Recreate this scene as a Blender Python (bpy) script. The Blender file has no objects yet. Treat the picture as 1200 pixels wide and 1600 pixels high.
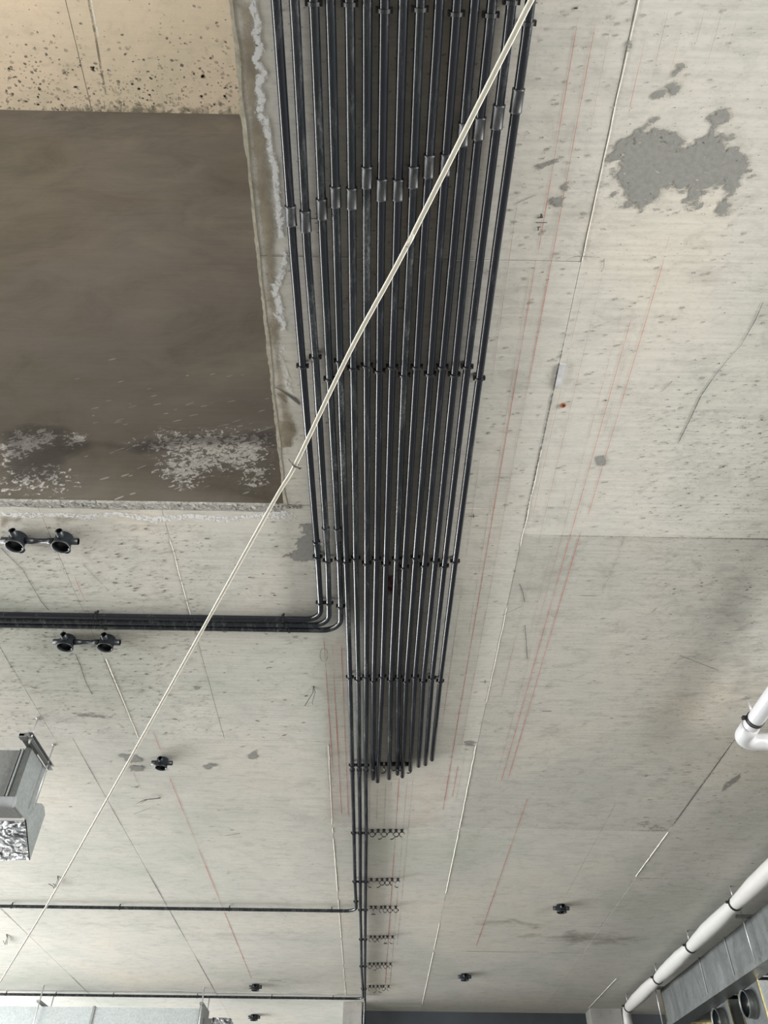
import bpy, bmesh, math, random
from mathutils import Vector, Matrix, noise

random.seed(7)
R = random.Random(11)
col = bpy.context.scene.collection
sc = bpy.context.scene

# ------------------------------------------------------------------ camera
EYE = 1.60            # camera height above the floor
CEIL = 3.85           # underside of the concrete slab
F_PX = 1202.0         # focal length for a 1200 x 1600 frame
dY = Vector((-27, -1170, -1202)).normalized()
_e = (-27 + .0165 * 1170) / 1202.
dX = Vector((1, -.0165, _e)); dX = (dX - dY * dX.dot(dY)).normalized()
dZ = dX.cross(dY)
ROT = Matrix((dX, dY, dZ))
cam_d = bpy.data.cameras.new('camera')
cam_d.sensor_fit = 'VERTICAL'; cam_d.sensor_height = 32.0; cam_d.sensor_width = 24.0
cam_d.lens = 32.0 * F_PX / 1600.0
cam_d.clip_start = .02; cam_d.clip_end = 200
cam = bpy.data.objects.new('camera', cam_d); col.objects.link(cam)
cam.matrix_world = Matrix.Translation((0, 0, EYE)) @ ROT.to_4x4()
sc.camera = cam

# ------------------------------------------------------------------ world, lamps, exposure
w = bpy.data.worlds.new('world'); sc.world = w; w.use_nodes = True
w.node_tree.nodes['Background'].inputs[0].default_value = (.86, .93, 1.0, 1)
w.node_tree.nodes['Background'].inputs[1].default_value = .10
sc.view_settings.view_transform = 'Standard'; sc.view_settings.look = 'None'
sc.view_settings.gamma = 1; sc.view_settings.exposure = 0.40
sc.view_settings.use_curve_mapping = False


def area(name, loc, direction, sx, sy, power, color):
    d = bpy.data.lights.new(name, 'AREA'); d.shape = 'RECTANGLE'; d.size = sx; d.size_y = sy
    d.energy = power; d.color = color
    o = bpy.data.objects.new(name, d); col.objects.link(o); o.location = loc
    o.rotation_euler = Vector(direction).to_track_quat('-Z', 'Y').to_euler()
    return o


# daylight through the open sides of the floor
area('daylight_left', (-9.3, 6.0, 2.25), (1, 0, .10), 16, 2.0, 1600, (1.0, .995, .97))
area('daylight_far_left', (-9.2, 13.0, 1.9), (1, -.45, .12), 7, 3.2, 950, (.97, .99, 1.0))
area('daylight_right', (7.3, -2.2, 2.2), (-1, .12, .10), 8, 2.0, 1250, (1.0, .98, .94))
area('daylight_near', (0, -7.0, 1.7), (0, 1, .15), 12, 3.0, 50, (1.0, .97, .92))
# daylight falling into the open shaft above the slab
area('daylight_shaft', (-3.6, -1.6, 5.6), (.25, .75, .9), 3.0, 2.0, 215, (1.0, .93, .80))

# ------------------------------------------------------------------ helpers


def ray(u, v):
    return ROT @ Vector((u - 600, 800 - v, -F_PX))


def on(u, v, z=CEIL):
    """point of the horizontal plane z that the photo shows at pixel u, v"""
    d = ray(u, v); k = (z - EYE) / d.z
    return Vector((d.x * k, d.y * k, z))


def ony(u, v, y):
    d = ray(u, v); k = y / d.y
    return Vector((d.x * k, y, EYE + d.z * k))


def tag(o, label=None, cat=None, group=None, kind=None):
    if label: o['label'] = label
    if cat: o['category'] = cat
    if group: o['group'] = group
    if kind: o['kind'] = kind
    return o


def empty(name, loc=(0, 0, 0)):
    o = bpy.data.objects.new(name, None); o.empty_display_size = .1
    col.objects.link(o); o.location = loc
    return o


def link(name, me, parent=None, loc=None):
    o = bpy.data.objects.new(name, me); col.objects.link(o)
    if loc is not None: o.location = loc
    if parent is not None: o.parent = parent
    return o


class MB:
    """collects boxes, tubes and polygons, then links them as one mesh"""

    def __init__(s, origin=(0, 0, 0)):
        s.v = []; s.f = []; s.sm = []; s.o = Vector(origin)

    def add(s, vs, fs, smooth=False):
        n = len(s.v); s.v += [Vector(p) for p in vs]
        s.f += [tuple(i + n for i in f) for f in fs]; s.sm += [smooth] * len(fs)
        return s

    def box(s, a, b, m=None):
        x0, y0, z0 = a; x1, y1, z1 = b
        vs = [Vector(p) for p in ((x0, y0, z0), (x1, y0, z0), (x1, y1, z0), (x0, y1, z0), (x0, y0, z1), (x1, y0, z1), (x1, y1, z1), (x0, y1, z1))]
        if m is not None: vs = [m @ p for p in vs]
        return s.add(vs, [(3, 2, 1, 0), (4, 5, 6, 7), (0, 1, 5, 4), (1, 2, 6, 5), (2, 3, 7, 6), (3, 0, 4, 7)])

    def sweep(s, pts, rad, sides=12, caps=True, section=None, up=(0, 0, 1)):
        pts = [Vector(p) for p in pts]; n = len(pts)
        if not hasattr(rad, '__len__'): rad = [rad] * n
        if section is None: section = [(math.cos(2 * math.pi * k / sides), math.sin(2 * math.pi * k / sides)) for k in range(sides)]
        m = len(section); vs = []; prev = None
        for i, p in enumerate(pts):
            t = (pts[min(i + 1, n - 1)] - pts[max(i - 1, 0)]).normalized()
            if prev is None:
                u = Vector(up)
                if abs(u.dot(t)) > .95: u = Vector((1, 0, 0))
            else: u = prev
            u = (u - t * u.dot(t)).normalized(); prev = u; sd = t.cross(u)
            for a, b in section: vs.append(p + (sd * a + u * b) * rad[i])
        fs = []
        for i in range(n - 1):
            for k in range(m):
                k2 = (k + 1) % m
                fs.append((i * m + k, i * m + k2, (i + 1) * m + k2, (i + 1) * m + k))
        s.add(vs, fs, True)
        if caps:
            b0 = len(s.v) - len(vs)
            s.f.append(tuple(b0 + k for k in reversed(range(m)))); s.sm.append(False)
            s.f.append(tuple(b0 + (n - 1) * m + k for k in range(m))); s.sm.append(False)
        return s

    def lathe(s, prof, c=(0, 0, 0), seg=24, m=None, closed=False):
        vs = []; c = Vector(c)
        for r, z in prof:
            for k in range(seg):
                a = 2 * math.pi * k / seg
                p = Vector((r * math.cos(a), r * math.sin(a), z))
                if m is not None: p = m @ p
                vs.append(c + p)
        fs = []; n = len(prof)
        for i in range(n - 1 + (1 if closed else 0)):
            j = (i + 1) % n
            for k in range(seg):
                k2 = (k + 1) % seg
                fs.append((i * seg + k, i * seg + k2, j * seg + k2, j * seg + k))
        return s.add(vs, fs, True)

    def mesh(s, name, mat, smooth_angle=True):
        me = bpy.data.meshes.new(name)
        me.from_pydata([tuple(p - s.o) for p in s.v], [], s.f)
        me.polygons.foreach_set('use_smooth', s.sm)
        if mat: me.materials.append(mat)
        me.update()
        return me

    def build(s, name, mat, parent=None, recalc=True):
        me = s.mesh(name, mat)
        if recalc:
            bm = bmesh.new(); bm.from_mesh(me); bmesh.ops.recalc_face_normals(bm, faces=bm.faces); bm.to_mesh(me); bm.free()
        o = link(name, me, parent)
        o.location = s.o - (parent.location if parent is not None else Vector())
        return o


# ------------------------------------------------------------------ materials
def nt(name):
    m = bpy.data.materials.new(name); m.use_nodes = True
    t = m.node_tree; b = t.nodes['Principled BSDF']
    return m, t, b


def N(t, typ, **kw):
    n = t.nodes.new(typ)
    for k, v in kw.items():
        if k in n.inputs: n.inputs[k].default_value = v
        else: setattr(n, k, v)
    return n


def pos(t, scale=(1, 1, 1)):
    g = N(t, 'ShaderNodeNewGeometry')
    mp = N(t, 'ShaderNodeMapping'); mp.inputs['Scale'].default_value = scale
    t.links.new(g.outputs['Position'], mp.inputs['Vector'])
    return mp.outputs[0]


def nz(t, scale, detail=4, rough=.55, stretch=(1, 1, 1), dist=0.0):
    n = N(t, 'ShaderNodeTexNoise', Scale=scale, Detail=detail, Roughness=rough, Distortion=dist)
    t.links.new(pos(t, stretch), n.inputs['Vector'])
    return n.outputs[0]


def ramp(t, src, stops, interp='LINEAR'):
    r = N(t, 'ShaderNodeValToRGB'); r.color_ramp.interpolation = interp
    el = r.color_ramp.elements
    while len(el) < len(stops): el.new(.5)
    for e, (p, c) in zip(el, stops):
        e.position = p; e.color = (c[0], c[1], c[2], 1) if hasattr(c, '__len__') else (c, c, c, 1)
    t.links.new(src, r.inputs[0])
    return r.outputs[0]


def mix(t, fac, a, b, mode='MIX'):
    m = N(t, 'ShaderNodeMix', data_type='RGBA', blend_type=mode)
    for s, i in ((fac, 0), (a, 6), (b, 7)):
        if hasattr(s, 'links') or hasattr(s, 'is_output'): t.links.new(s, m.inputs[i])
        else: m.inputs[i].default_value = s if i == 0 else (s[0], s[1], s[2], 1)
    return m.outputs[2]


def bump(t, b, h, strength, distance=.002):
    n = N(t, 'ShaderNodeBump', Strength=strength, Distance=distance)
    t.links.new(h, n.inputs['Height']); t.links.new(n.outputs[0], b.inputs['Normal'])


def plain(name, c, rough=.6, metal=0.0, var=.12, scale=30, bmp=.15, spec=.5):
    m, t, b = nt(name)
    h = nz(t, scale, 5)
    cc = ramp(t, h, [(.3, [x * (1 - var) for x in c]), (.7, [min(1, x * (1 + var)) for x in c])])
    t.links.new(cc, b.inputs['Base Color'])
    b.inputs['Roughness'].default_value = rough; b.inputs['Metallic'].default_value = metal
    b.inputs['Specular IOR Level'].default_value = spec
    bump(t, b, h, bmp)
    return m


def concrete(name, c, warm=(1.03, .99, .93), cool=(.96, 1.01, .98), contrast=.13, streak=.14, grain=.16):
    m, t, b = nt(name)
    big = nz(t, .9, 5, .6, (1, .7, 1), .4)
    base = ramp(t, big, [(.3, [x * (1 - contrast) * k for x, k in zip(c, cool)]), (.5, c), (.72, [x * (1 + contrast * .6) * k for x, k in zip(c, warm)])])
    st = nz(t, 1.0, 6, .65, (3.5, 70, 1), .2)      # plywood grain left across the slab
    base = mix(t, 1.0, base, ramp(t, st, [(.3, 1 - streak), (.55, 1.0), (.75, 1 + streak * .35)]), 'MULTIPLY')
    md = nz(t, 9, 6, .7, (1, 1.6, 1), .6)
    base = mix(t, 1.0, base, ramp(t, md, [(.28, 1 - grain * 1.2), (.5, 1.0), (.8, 1.04)]), 'MULTIPLY')
    fn = nz(t, 75, 4, .7, (.6, 1.4, 1))
    base = mix(t, 1.0, base, ramp(t, fn, [(.27, 1 - grain), (.48, 1.0)]), 'MULTIPLY')
    t.links.new(base, b.inputs['Base Color'])
    b.inputs['Roughness'].default_value = .85; b.inputs['Specular IOR Level'].default_value = .25
    bump(t, b, md, .25, .003)
    return m


M = {}
M['ceil'] = concrete('cast_concrete', (.565, .555, .515))
M['ceil2'] = concrete('cast_concrete_pale', (.575, .566, .527))
M['ceil3'] = concrete('cast_concrete_grey', (.552, .545, .508))
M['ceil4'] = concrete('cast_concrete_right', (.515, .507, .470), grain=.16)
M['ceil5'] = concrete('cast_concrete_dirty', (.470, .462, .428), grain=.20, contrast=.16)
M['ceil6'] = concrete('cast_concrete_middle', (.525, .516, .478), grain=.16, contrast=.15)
M['slab'] = concrete('slab_concrete', (.30, .29, .27))
M['upper'] = concrete('upper_concrete', (.62, .545, .455), streak=.04, grain=.10)
M['floor'] = concrete('floor_concrete', (.21, .20, .185))
M['column'] = concrete('column_concrete', (.36, .355, .34))
M['shadewall'] = plain('shade_painted_wall', (.045, .052, .062), .8, var=.2, scale=3)  # shade of the unlit far end is put into this near-black colour
M['patch'] = concrete('grey_skim', (.385, .385, .36), contrast=.10, streak=.08, grain=.12)
M['ridge'] = plain('pale_mortar', (.70, .685, .62), .9, var=.1, scale=60)
M['edge'] = plain('pale_chipped_edge', (.50, .475, .39), .9, var=.25, scale=40, bmp=.5)


def plaster():
    m, t, b = nt('brown_plaster')
    n1 = nz(t, .55, 6, .6, (1, 1, 1.2), .6)
    c = ramp(t, n1, [(.28, (.070, .067, .058)), (.45, (.095, .085, .070)), (.6, (.105, .095, .087)), (.75, (.145, .132, .110))])
    n2 = nz(t, 2.0, 8, .72, (1, 1, 1.2), .6)
    c = mix(t, 1.0, c, ramp(t, n2, [(.3, .74), (.5, 1.0), (.72, 1.16)]), 'MULTIPLY')
    # diagonal trowel strokes
    g = N(t, 'ShaderNodeNewGeometry'); mp = N(t, 'ShaderNodeMapping')
    mp.inputs['Rotation'].default_value = (0, math.radians(-28), 0); mp.inputs['Scale'].default_value = (2.0, 1, 26)
    t.links.new(g.outputs['Position'], mp.inputs['Vector'])
    st = N(t, 'ShaderNodeTexNoise', Scale=1.6, Detail=7, Roughness=.7); t.links.new(mp.outputs[0], st.inputs['Vector'])
    c = mix(t, 1.0, c, ramp(t, st.outputs[0], [(.3, .93), (.5, 1.0), (.72, 1.06)]), 'MULTIPLY')
    t.links.new(c, b.inputs['Base Color']); b.inputs['Roughness'].default_value = .8
    b.inputs['Specular IOR Level'].default_value = .3
    bump(t, b, st.outputs[0], .3, .01)
    return m


M['plaster'] = plaster()


def conduit_mat(name, base, dust, lo, hi, ro=.17):
    m, t, b = nt(name)
    n = nz(t, 9, 7, .70, (3.0, .35, 3.0), .8)
    d = ramp(t, n, [(lo, 0.0), (hi, 1.0)])
    fine = nz(t, 120, 4, .7, (1, .5, 1))
    d2 = mix(t, 1.0, d, ramp(t, fine, [(.35, .15), (.65, 1.0)]), 'MULTIPLY')
    c = mix(t, d2, base, dust)
    t.links.new(c, b.inputs['Base Color'])
    r = ramp(t, d2, [(0, ro), (1, max(ro, .5))]); t.links.new(r, b.inputs['Roughness'])
    b.inputs['Specular IOR Level'].default_value = .55
    return m


M['pipe'] = conduit_mat('black_pvc', (.008, .010, .015), (.085, .092, .10), .55, .85)
M['pipe_dusty'] = conduit_mat('dusty_black_pvc', (.009, .012, .016), (.13, .14, .14), .48, .80)
M['coupling'] = conduit_mat('scuffed_black_pvc', (.012, .014, .017), (.12, .125, .13), .38, .80, .42)
M['clip'] = plain('black_clip', (.008, .009, .010), .45, var=.1)
M['box'] = plain('black_box_plastic', (.022, .027, .033), .38, var=.25, scale=40)
M['boxin'] = plain('black_box_inside', (.008, .010, .013), .30)
M['screw'] = plain('zinc_screw', (.75, .76, .78), .3, .8)
M['cable'] = plain('ivory_cable', (.92, .90, .80), .55, var=.05, scale=60, bmp=.05)
M['wire'] = plain('dark_tie_wire', (.05, .035, .03), .6)
M['galv'] = None
M['white'] = plain('white_wrap', (.50, .497, .485), .45, var=.03, scale=12, bmp=.25)
M['pvc'] = plain('white_pvc', (.52, .53, .55), .30, var=.02, scale=8, bmp=.02)
M['rod'] = plain('galvanised_rod', (.55, .56, .57), .4, .6)
M['chalk'] = None


def galv(name, c, rough=.38, spangle=70, blotch=True):
    m, t, b = nt(name)
    v = N(t, 'ShaderNodeTexVoronoi', Scale=spangle); t.links.new(pos(t), v.inputs['Vector'])
    cc = ramp(t, v.outputs['Color'], [(0, [x * .86 for x in c]), (1, [min(1, x * 1.1) for x in c])])
    n = nz(t, 5, 7, .75, (1, 1, .35), 1.5)
    cc = mix(t, ramp(t, n, [(.60, 0.0), (.74, .35)]), cc, [min(1, x * 1.9) for x in c])
    t.links.new(cc, b.inputs['Base Color'])
    t.links.new(ramp(t, n, [(.4, rough), (.75, rough + .25)]), b.inputs['Roughness'])
    b.inputs['Metallic'].default_value = .65
    bump(t, b, nz(t, 2.2, 3), .35, .02)
    return m


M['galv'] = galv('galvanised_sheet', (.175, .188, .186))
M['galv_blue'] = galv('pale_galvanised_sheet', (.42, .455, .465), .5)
M['galv_dark'] = galv('dull_galvanised_sheet', (.26, .27, .27), .45)  # duller grey sheet for casing, flanges, bars and plates
M['gold'] = plain('brass_tinted_flange', (.33, .28, .14), .3, .8, var=.3, scale=40)


def foil():
    m, t, b = nt('crumpled_foil')
    v = N(t, 'ShaderNodeTexVoronoi', Scale=16, feature='DISTANCE_TO_EDGE'); t.links.new(pos(t), v.inputs['Vector'])
    n = nz(t, 13, 5, .65, (1, 1.5, 1), 3)
    t.links.new(ramp(t, n, [(.40, (.05, .055, .06)), (.50, (.42, .44, .46)), (.62, (.88, .89, .90))]), b.inputs['Base Color'])  # dark and bright streaks in the colour imitate reflections in the creases
    b.inputs['Metallic'].default_value = .95; b.inputs['Roughness'].default_value = .10
    bump(t, b, n, 1.0, .05)
    return m


M['foil'] = foil()


def decal_mat(name, c, scale=12, k=1.0, gain=4.0, stretch=(1, 1, 1), mx=.9, c2=None, rough=.9, det=7):
    """flat stain on a real surface: coverage from vertex attribute 'cover' broken up by noise"""
    m, t, b = nt(name)
    at = N(t, 'ShaderNodeAttribute', attribute_name='cover')
    n = nz(t, scale, det, .68, stretch, .6)
    s = N(t, 'ShaderNodeMath', operation='SUBTRACT'); t.links.new(n, s.inputs[0]); s.inputs[1].default_value = .5
    s2 = N(t, 'ShaderNodeMath', operation='MULTIPLY_ADD'); t.links.new(s.outputs[0], s2.inputs[0]); s2.inputs[1].default_value = k * 2
    t.links.new(at.outputs['Fac'], s2.inputs[2])
    s3 = N(t, 'ShaderNodeMath', operation='SUBTRACT'); t.links.new(s2.outputs[0], s3.inputs[0]); s3.inputs[1].default_value = .5
    s4 = N(t, 'ShaderNodeMath', operation='MULTIPLY', use_clamp=True); t.links.new(s3.outputs[0], s4.inputs[0]); s4.inputs[1].default_value = gain
    # nothing where the coverage is zero
    s5 = N(t, 'ShaderNodeMath', operation='MULTIPLY', use_clamp=True); t.links.new(at.outputs['Fac'], s5.inputs[0]); s5.inputs[1].default_value = 5.0
    s6 = N(t, 'ShaderNodeMath', operation='MULTIPLY'); t.links.new(s4.outputs[0], s6.inputs[0]); t.links.new(s5.outputs[0], s6.inputs[1])
    s7 = N(t, 'ShaderNodeMath', operation='MULTIPLY'); t.links.new(s6.outputs[0], s7.inputs[0]); s7.inputs[1].default_value = mx
    t.links.new(s7.outputs[0], b.inputs['Alpha'])
    if c2:
        t.links.new(ramp(t, nz(t, scale * 2.2, 5, .6), [(.35, c), (.65, c2)]), b.inputs['Base Color'])
    else: b.inputs['Base Color'].default_value = (*c, 1)
    b.inputs['Roughness'].default_value = rough; b.inputs['Specular IOR Level'].default_value = .2
    return m


def decal(name, parent, fn, s0, s1, t0, t1, ns, nt_, cover, mat):
    """grid sheet hugging a surface; fn(s, t) gives the 3D point, cover(s, t) the coverage"""
    vs = []; cv = []
    for j in range(nt_ + 1):
        for i in range(ns + 1):
            a = s0 + (s1 - s0) * i / ns; b = t0 + (t1 - t0) * j / nt_
            vs.append(tuple(fn(a, b))); cv.append(max(0., min(1., cover(a, b))))
    keep = []
    for j in range(nt_):
        for i in range(ns):
            q = (j * (ns + 1) + i, j * (ns + 1) + i + 1, (j + 1) * (ns + 1) + i + 1, (j + 1) * (ns + 1) + i)
            if max(cv[k] for k in q) > 0: keep.append(q)
    used = sorted({k for q in keep for k in q}); mp = {k: i for i, k in enumerate(used)}
    me = bpy.data.meshes.new(name); me.from_pydata([vs[k] for k in used], [], [tuple(mp[k] for k in q) for q in keep])
    a = me.attributes.new('cover', 'FLOAT', 'POINT'); a.data.foreach_set('value', [cv[k] for k in used])
    me.materials.append(mat)
    return link(name, me, parent)


ZD = [0]


def zlayer():
    ZD[0] += 1
    return CEIL - .0006 - .00004 * (ZD[0] % 20)


def seg_dist(p, a, b):
    ax, ay = a; bx, by = b; dx = bx - ax; dy = by - ay
    L = dx * dx + dy * dy
    k = 0 if L == 0 else max(0, min(1, ((p[0] - ax) * dx + (p[1] - ay) * dy) / L))
    return math.hypot(p[0] - ax - dx * k, p[1] - ay - dy * k), k


def poly_dist(p, pts):
    return min(seg_dist(p, pts[i], pts[i + 1])[0] for i in range(len(pts) - 1))


def inside(p, poly):
    c = False; j = len(poly) - 1
    for i in range(len(poly)):
        if (poly[i][1] > p[1]) != (poly[j][1] > p[1]) and p[0] < (poly[j][0] - poly[i][0]) * (p[1] - poly[i][1]) / (poly[j][1] - poly[i][1]) + poly[i][0]: c = not c
        j = i
    return c


# ------------------------------------------------------------------ the room
HX, HY = -.39, 2.28          # corner of the shaft opening in the slab
# ceiling: backing slab with the opening left free
c = MB()
zb = CEIL + .008; zt = CEIL + .30
c.box((HX + .012, -7.5, zb), (7.6, HY + .02, zt)).box((-9.4, HY + .02, zb), (7.6, 14.6, zt)).box((-9.4, -7.5, zb), (HX + .012, -2.2, zt)).box((-9.4, -2.2, zb), (-5.4, HY + .02, zt))
ceiling = tag(c.build('ceiling', M['slab']), kind='structure')

PAN = []


def strip(x0, x1, ys, mats=None):
    for i in range(len(ys) - 1): PAN.append((x0, x1, ys[i], ys[i + 1]))


strip(HX, .62, [-1.95, -.1, 1.172, HY])
strip(-.91, .62, [HY, 4.31])
strip(-.30, .62, [4.31, 5.58, 8.645, 11.0, 12.6])
strip(.62, 2.14, [-3.7, -.6, 2.44, 5.58, 8.665, 11.7])
strip(2.14, 3.66, [-2.4, .42, 3.48, 6.54, 9.56, 12.6])
strip(3.66, 5.18, [-2.4, .62, 3.66, 6.8, 9.8, 12.6])
strip(5.18, 7.3, [-2.4, .62, 3.66, 6.8, 9.8, 12.6])
strip(-1.43, -.91, [HY, 3.77, 4.31])
strip(-1.94, -1.43, [HY, 3.77, 4.31])
strip(-3.35, -1.94, [HY, 4.31])
strip(-4.87, -3.35, [HY, 4.31]); strip(-6.4, -4.87, [HY, 4.31])
strip(-1.83, -.30, [4.31, 7.42, 10.47, 13.4])
strip(-3.35, -1.83, [4.31, 7.35, 10.42, 13.4])
strip(-4.87, -3.35, [4.31, 6.2, 9.25, 12.3])
strip(-6.4, -4.87, [4.31, 7.35, 10.4, 13.4])
g = .0007
for x0, x1, y0, y1 in PAN:
    dz = R.uniform(0, .0012)
    w_, d_ = x1 - x0 - 2 * g, y1 - y0 - 2 * g
    b = MB(((x0 + x1) / 2, (y0 + y1) / 2, CEIL))
    e = .0008
    X0, X1, Y0, Y1 = x0 + g, x1 - g, y0 + g, y1 - g
    # soffit face with softly broken arrises
    vs = [(X0 + e, Y0 + e, CEIL + dz), (X1 - e, Y0 + e, CEIL + dz), (X1 - e, Y1 - e, CEIL + dz), (X0 + e, Y1 - e, CEIL + dz),
          (X0, Y0, CEIL + dz + e), (X1, Y0, CEIL + dz + e), (X1, Y1, CEIL + dz + e), (X0, Y1, CEIL + dz + e),
          (X0, Y0, CEIL + .0085), (X1, Y0, CEIL + .0085), (X1, Y1, CEIL + .0085), (X0, Y1, CEIL + .0085)]
    fs = [(3, 2, 1, 0)] + [(i, (i + 1) % 4, 4 + (i + 1) % 4, 4 + i) for i in range(4)] + [(4 + i, 4 + (i + 1) % 4, 8 + (i + 1) % 4, 8 + i) for i in range(4)] + [(8, 9, 10, 11)]
    b.add(vs, fs)
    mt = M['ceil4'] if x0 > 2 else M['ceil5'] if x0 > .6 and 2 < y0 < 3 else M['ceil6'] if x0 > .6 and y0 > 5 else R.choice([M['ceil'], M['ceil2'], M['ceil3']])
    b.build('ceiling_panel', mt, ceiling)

# floor, outer walls, columns
tag(MB().box((-9.4, -7.5, -.15), (7.6, 14.6, 0)).build('floor', M['floor']), kind='structure')
tag(MB().box((-.11, 11.60, 0), (7.6, 11.80, CEIL + .01)).build('wall_back', M['shadewall']), kind='structure')  # stands in for the dark room beyond, its shade painted in
tag(MB().box((7.6, 3.2, 0), (7.8, 11.8, CEIL + .3)).build('wall_right', M['column']), kind='structure')
tag(MB().box((-.11, 11.30, 3.70), (7.6, 11.60, CEIL + .01)).build('trim_1', M['shadewall']), kind='structure')  # end beam, same shade in its colour
tag(MB().box((-.335, 10.85, 0), (-.112, 12.6, CEIL + .006)).build('column', M['column']),
    'pale concrete wall end standing below the last conduits', 'column', kind='thing')
tag(MB().box((2.70, 11.02, 0), (3.08, 11.295, CEIL + .006)).build('column', M['column']),
    'shaded grey concrete column behind the end of the white pipe', 'column', kind='thing')

# shaft above the opening: rear wall and the soffit over it
WT = EYE + 3.01 * 2.25
sw = tag(MB().box((-5.4, HY, CEIL + .001), (HX + .012, HY + .019, zt)).box((-5.4, HY, zt), (1.2, HY + .2, WT)).build('wall_shaft', M['plaster']), kind='structure')
us = tag(MB().box((-5.6, -2.2, WT + .006), (1.4, HY + .2, WT + .25)).build('ceiling_shaft', M['slab']), kind='structure')
xs = [-5.5, -3.36, -2.85 + .0, -2.42, -.5, 1.3]
xs = [-5.5, -4.6, -2.42, -.2, 1.3]
for i in range(len(xs) - 1):
    MB(((xs[i] + xs[i + 1]) / 2, 0, WT)).box((xs[i] + .003, -2.2, WT), (xs[i + 1] - .003, HY, WT + .0065)).build('ceiling_panel', M['upper'], us)
tag(MB().box((1.2, -2.2, zt), (1.4, HY, WT)).build('wall_shaft_right', M['plaster']), kind='structure')

# ------------------------------------------------------------------ ragged things cast or smeared on the soffit
M['white_salt'] = decal_mat('white_efflorescence', (.74, .75, .76), 75, 1.5, 2.2, (1, .8, 1), .85)
M['brown_stain'] = decal_mat('brown_damp_stain', (.22, .19, .135), 9, .9, 2.0, (1, 1, 1), .72, (.33, .29, .22))
M['grey_stain'] = decal_mat('grey_smear', (.27, .27, .255), 22, 1.0, 2.5, (1, 1.8, 1), .75)
M['skim'] = decal_mat('grey_skim_patch', (.235, .238, .225), 30, 1.0, 9, (1, 1, 1), 1.0, (.285, .287, .272))
M['dirt2'] = decal_mat('brown_smudge', (.24, .22, .185), 3.5, .9, 1.6, (1, 1.6, 1), .55)
M['dirt'] = decal_mat('dirty_shade', (.25, .235, .21), 5, .8, 1.2, (1, 1.6, 1), .30)
M['pinkish'] = decal_mat('rubbed_red_chalk', (.56, .40, .35), 5, .7, 1.2, (1, 1, 1), .30)
M['wall_salt'] = decal_mat('wall_efflorescence', (.50, .49, .48), 48, 1.9, 3.5, (.8, 1, 1.0), .9, (.33, .325, .32), det=9)
M['wall_damp'] = decal_mat('wall_damp', (.065, .060, .058), 4, .5, 1.8, (1, 1, 1), .6)
M['wall_light'] = decal_mat('wall_fleck', (.26, .25, .23), 8, .3, 3, (1, 1, 1), .7)
M['red_paint'] = decal_mat('red_spray_paint', (.15, .012, .02), 30, 1.0, 2.0, (1, .5, 1), .75)
M['crack'] = decal_mat('dark_scratch', (.12, .12, .12), 60, .6, 4, (1, 1, 1), .85)
M['pink_line'] = decal_mat('red_chalk', (.50, .13, .09), 22, .45, 3.0, (1, .3, 1), .85)
M['grey_line'] = decal_mat('faint_chalk', (.36, .22, .18), 22, .55, 2.4, (1, .3, 1), .62)
M['mould'] = decal_mat('dark_mould', (.22, .21, .17), 14, 1.0, 2.2, (1, 1, 1), .75)
M['pencil'] = plain('pencil', (.05, .05, .045), .8)
M['speck'] = plain('dark_pit', (.20, .19, .17), .9, var=.4, scale=8)
M['speck_soft'] = plain('soft_pit', (.36, .35, .31), .9, var=.25, scale=8)


def flat(z): return lambda s, t: (s, t, z)


def path_decal(name, px, half, mat, parent=None, n=90, soft=.6, z=CEIL, cov=1.0, step=None):
    """band of a given half width (m) along a line of photo points on the soffit"""
    P = [on(u, v, z) for u, v in px]; pts = [(p.x, p.y) for p in P]
    if not hasattr(half, '__len__'): half = [half] * len(pts)
    # strip mesh: three rows so the coverage fades to both sides
    out = []; L = [0]
    for i in range(1, len(pts)): L.append(L[-1] + math.hypot(pts[i][0] - pts[i - 1][0], pts[i][1] - pts[i - 1][1]))
    st = step or max(.012, L[-1] / n); k = 0; s = 0; vs = []; cv = []; fs = []
    cnt = max(2, int(L[-1] / st)); zz = z - (CEIL - zlayer())
    for j in range(cnt + 1):
        s = L[-1] * j / cnt
        while k < len(L) - 2 and s > L[k + 1]: k += 1
        q = (s - L[k]) / max(1e-9, L[k + 1] - L[k]); a, b = pts[k], pts[k + 1]
        h = (half[k] + (half[k + 1] - half[k]) * q) * (1.35 if mat is M['white_salt'] else 1)
        x = a[0] + (b[0] - a[0]) * q; y = a[1] + (b[1] - a[1]) * q
        d = Vector((b[0] - a[0], b[1] - a[1])).normalized(); nn = Vector((-d.y, d.x))
        for m_, cc in ((-1, 0.02), (-soft, cov), (0, cov), (soft, cov), (1, 0.02)):
            vs.append((x + nn.x * h * m_, y + nn.y * h * m_, zz))
            cv.append(cc * (1 if 0 < j < cnt else .3))
        if j: 
            o = j * 5
            for r_ in range(4): fs.append((o - 5 + r_, o - 4 + r_, o + 1 + r_, o + r_))
    me = bpy.data.meshes.new(name); me.from_pydata(vs, [], fs)
    a = me.attributes.new('cover', 'FLOAT', 'POINT'); a.data.foreach_set('value', cv); me.materials.append(mat)
    return link(name, me, parent or ceiling)


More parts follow.
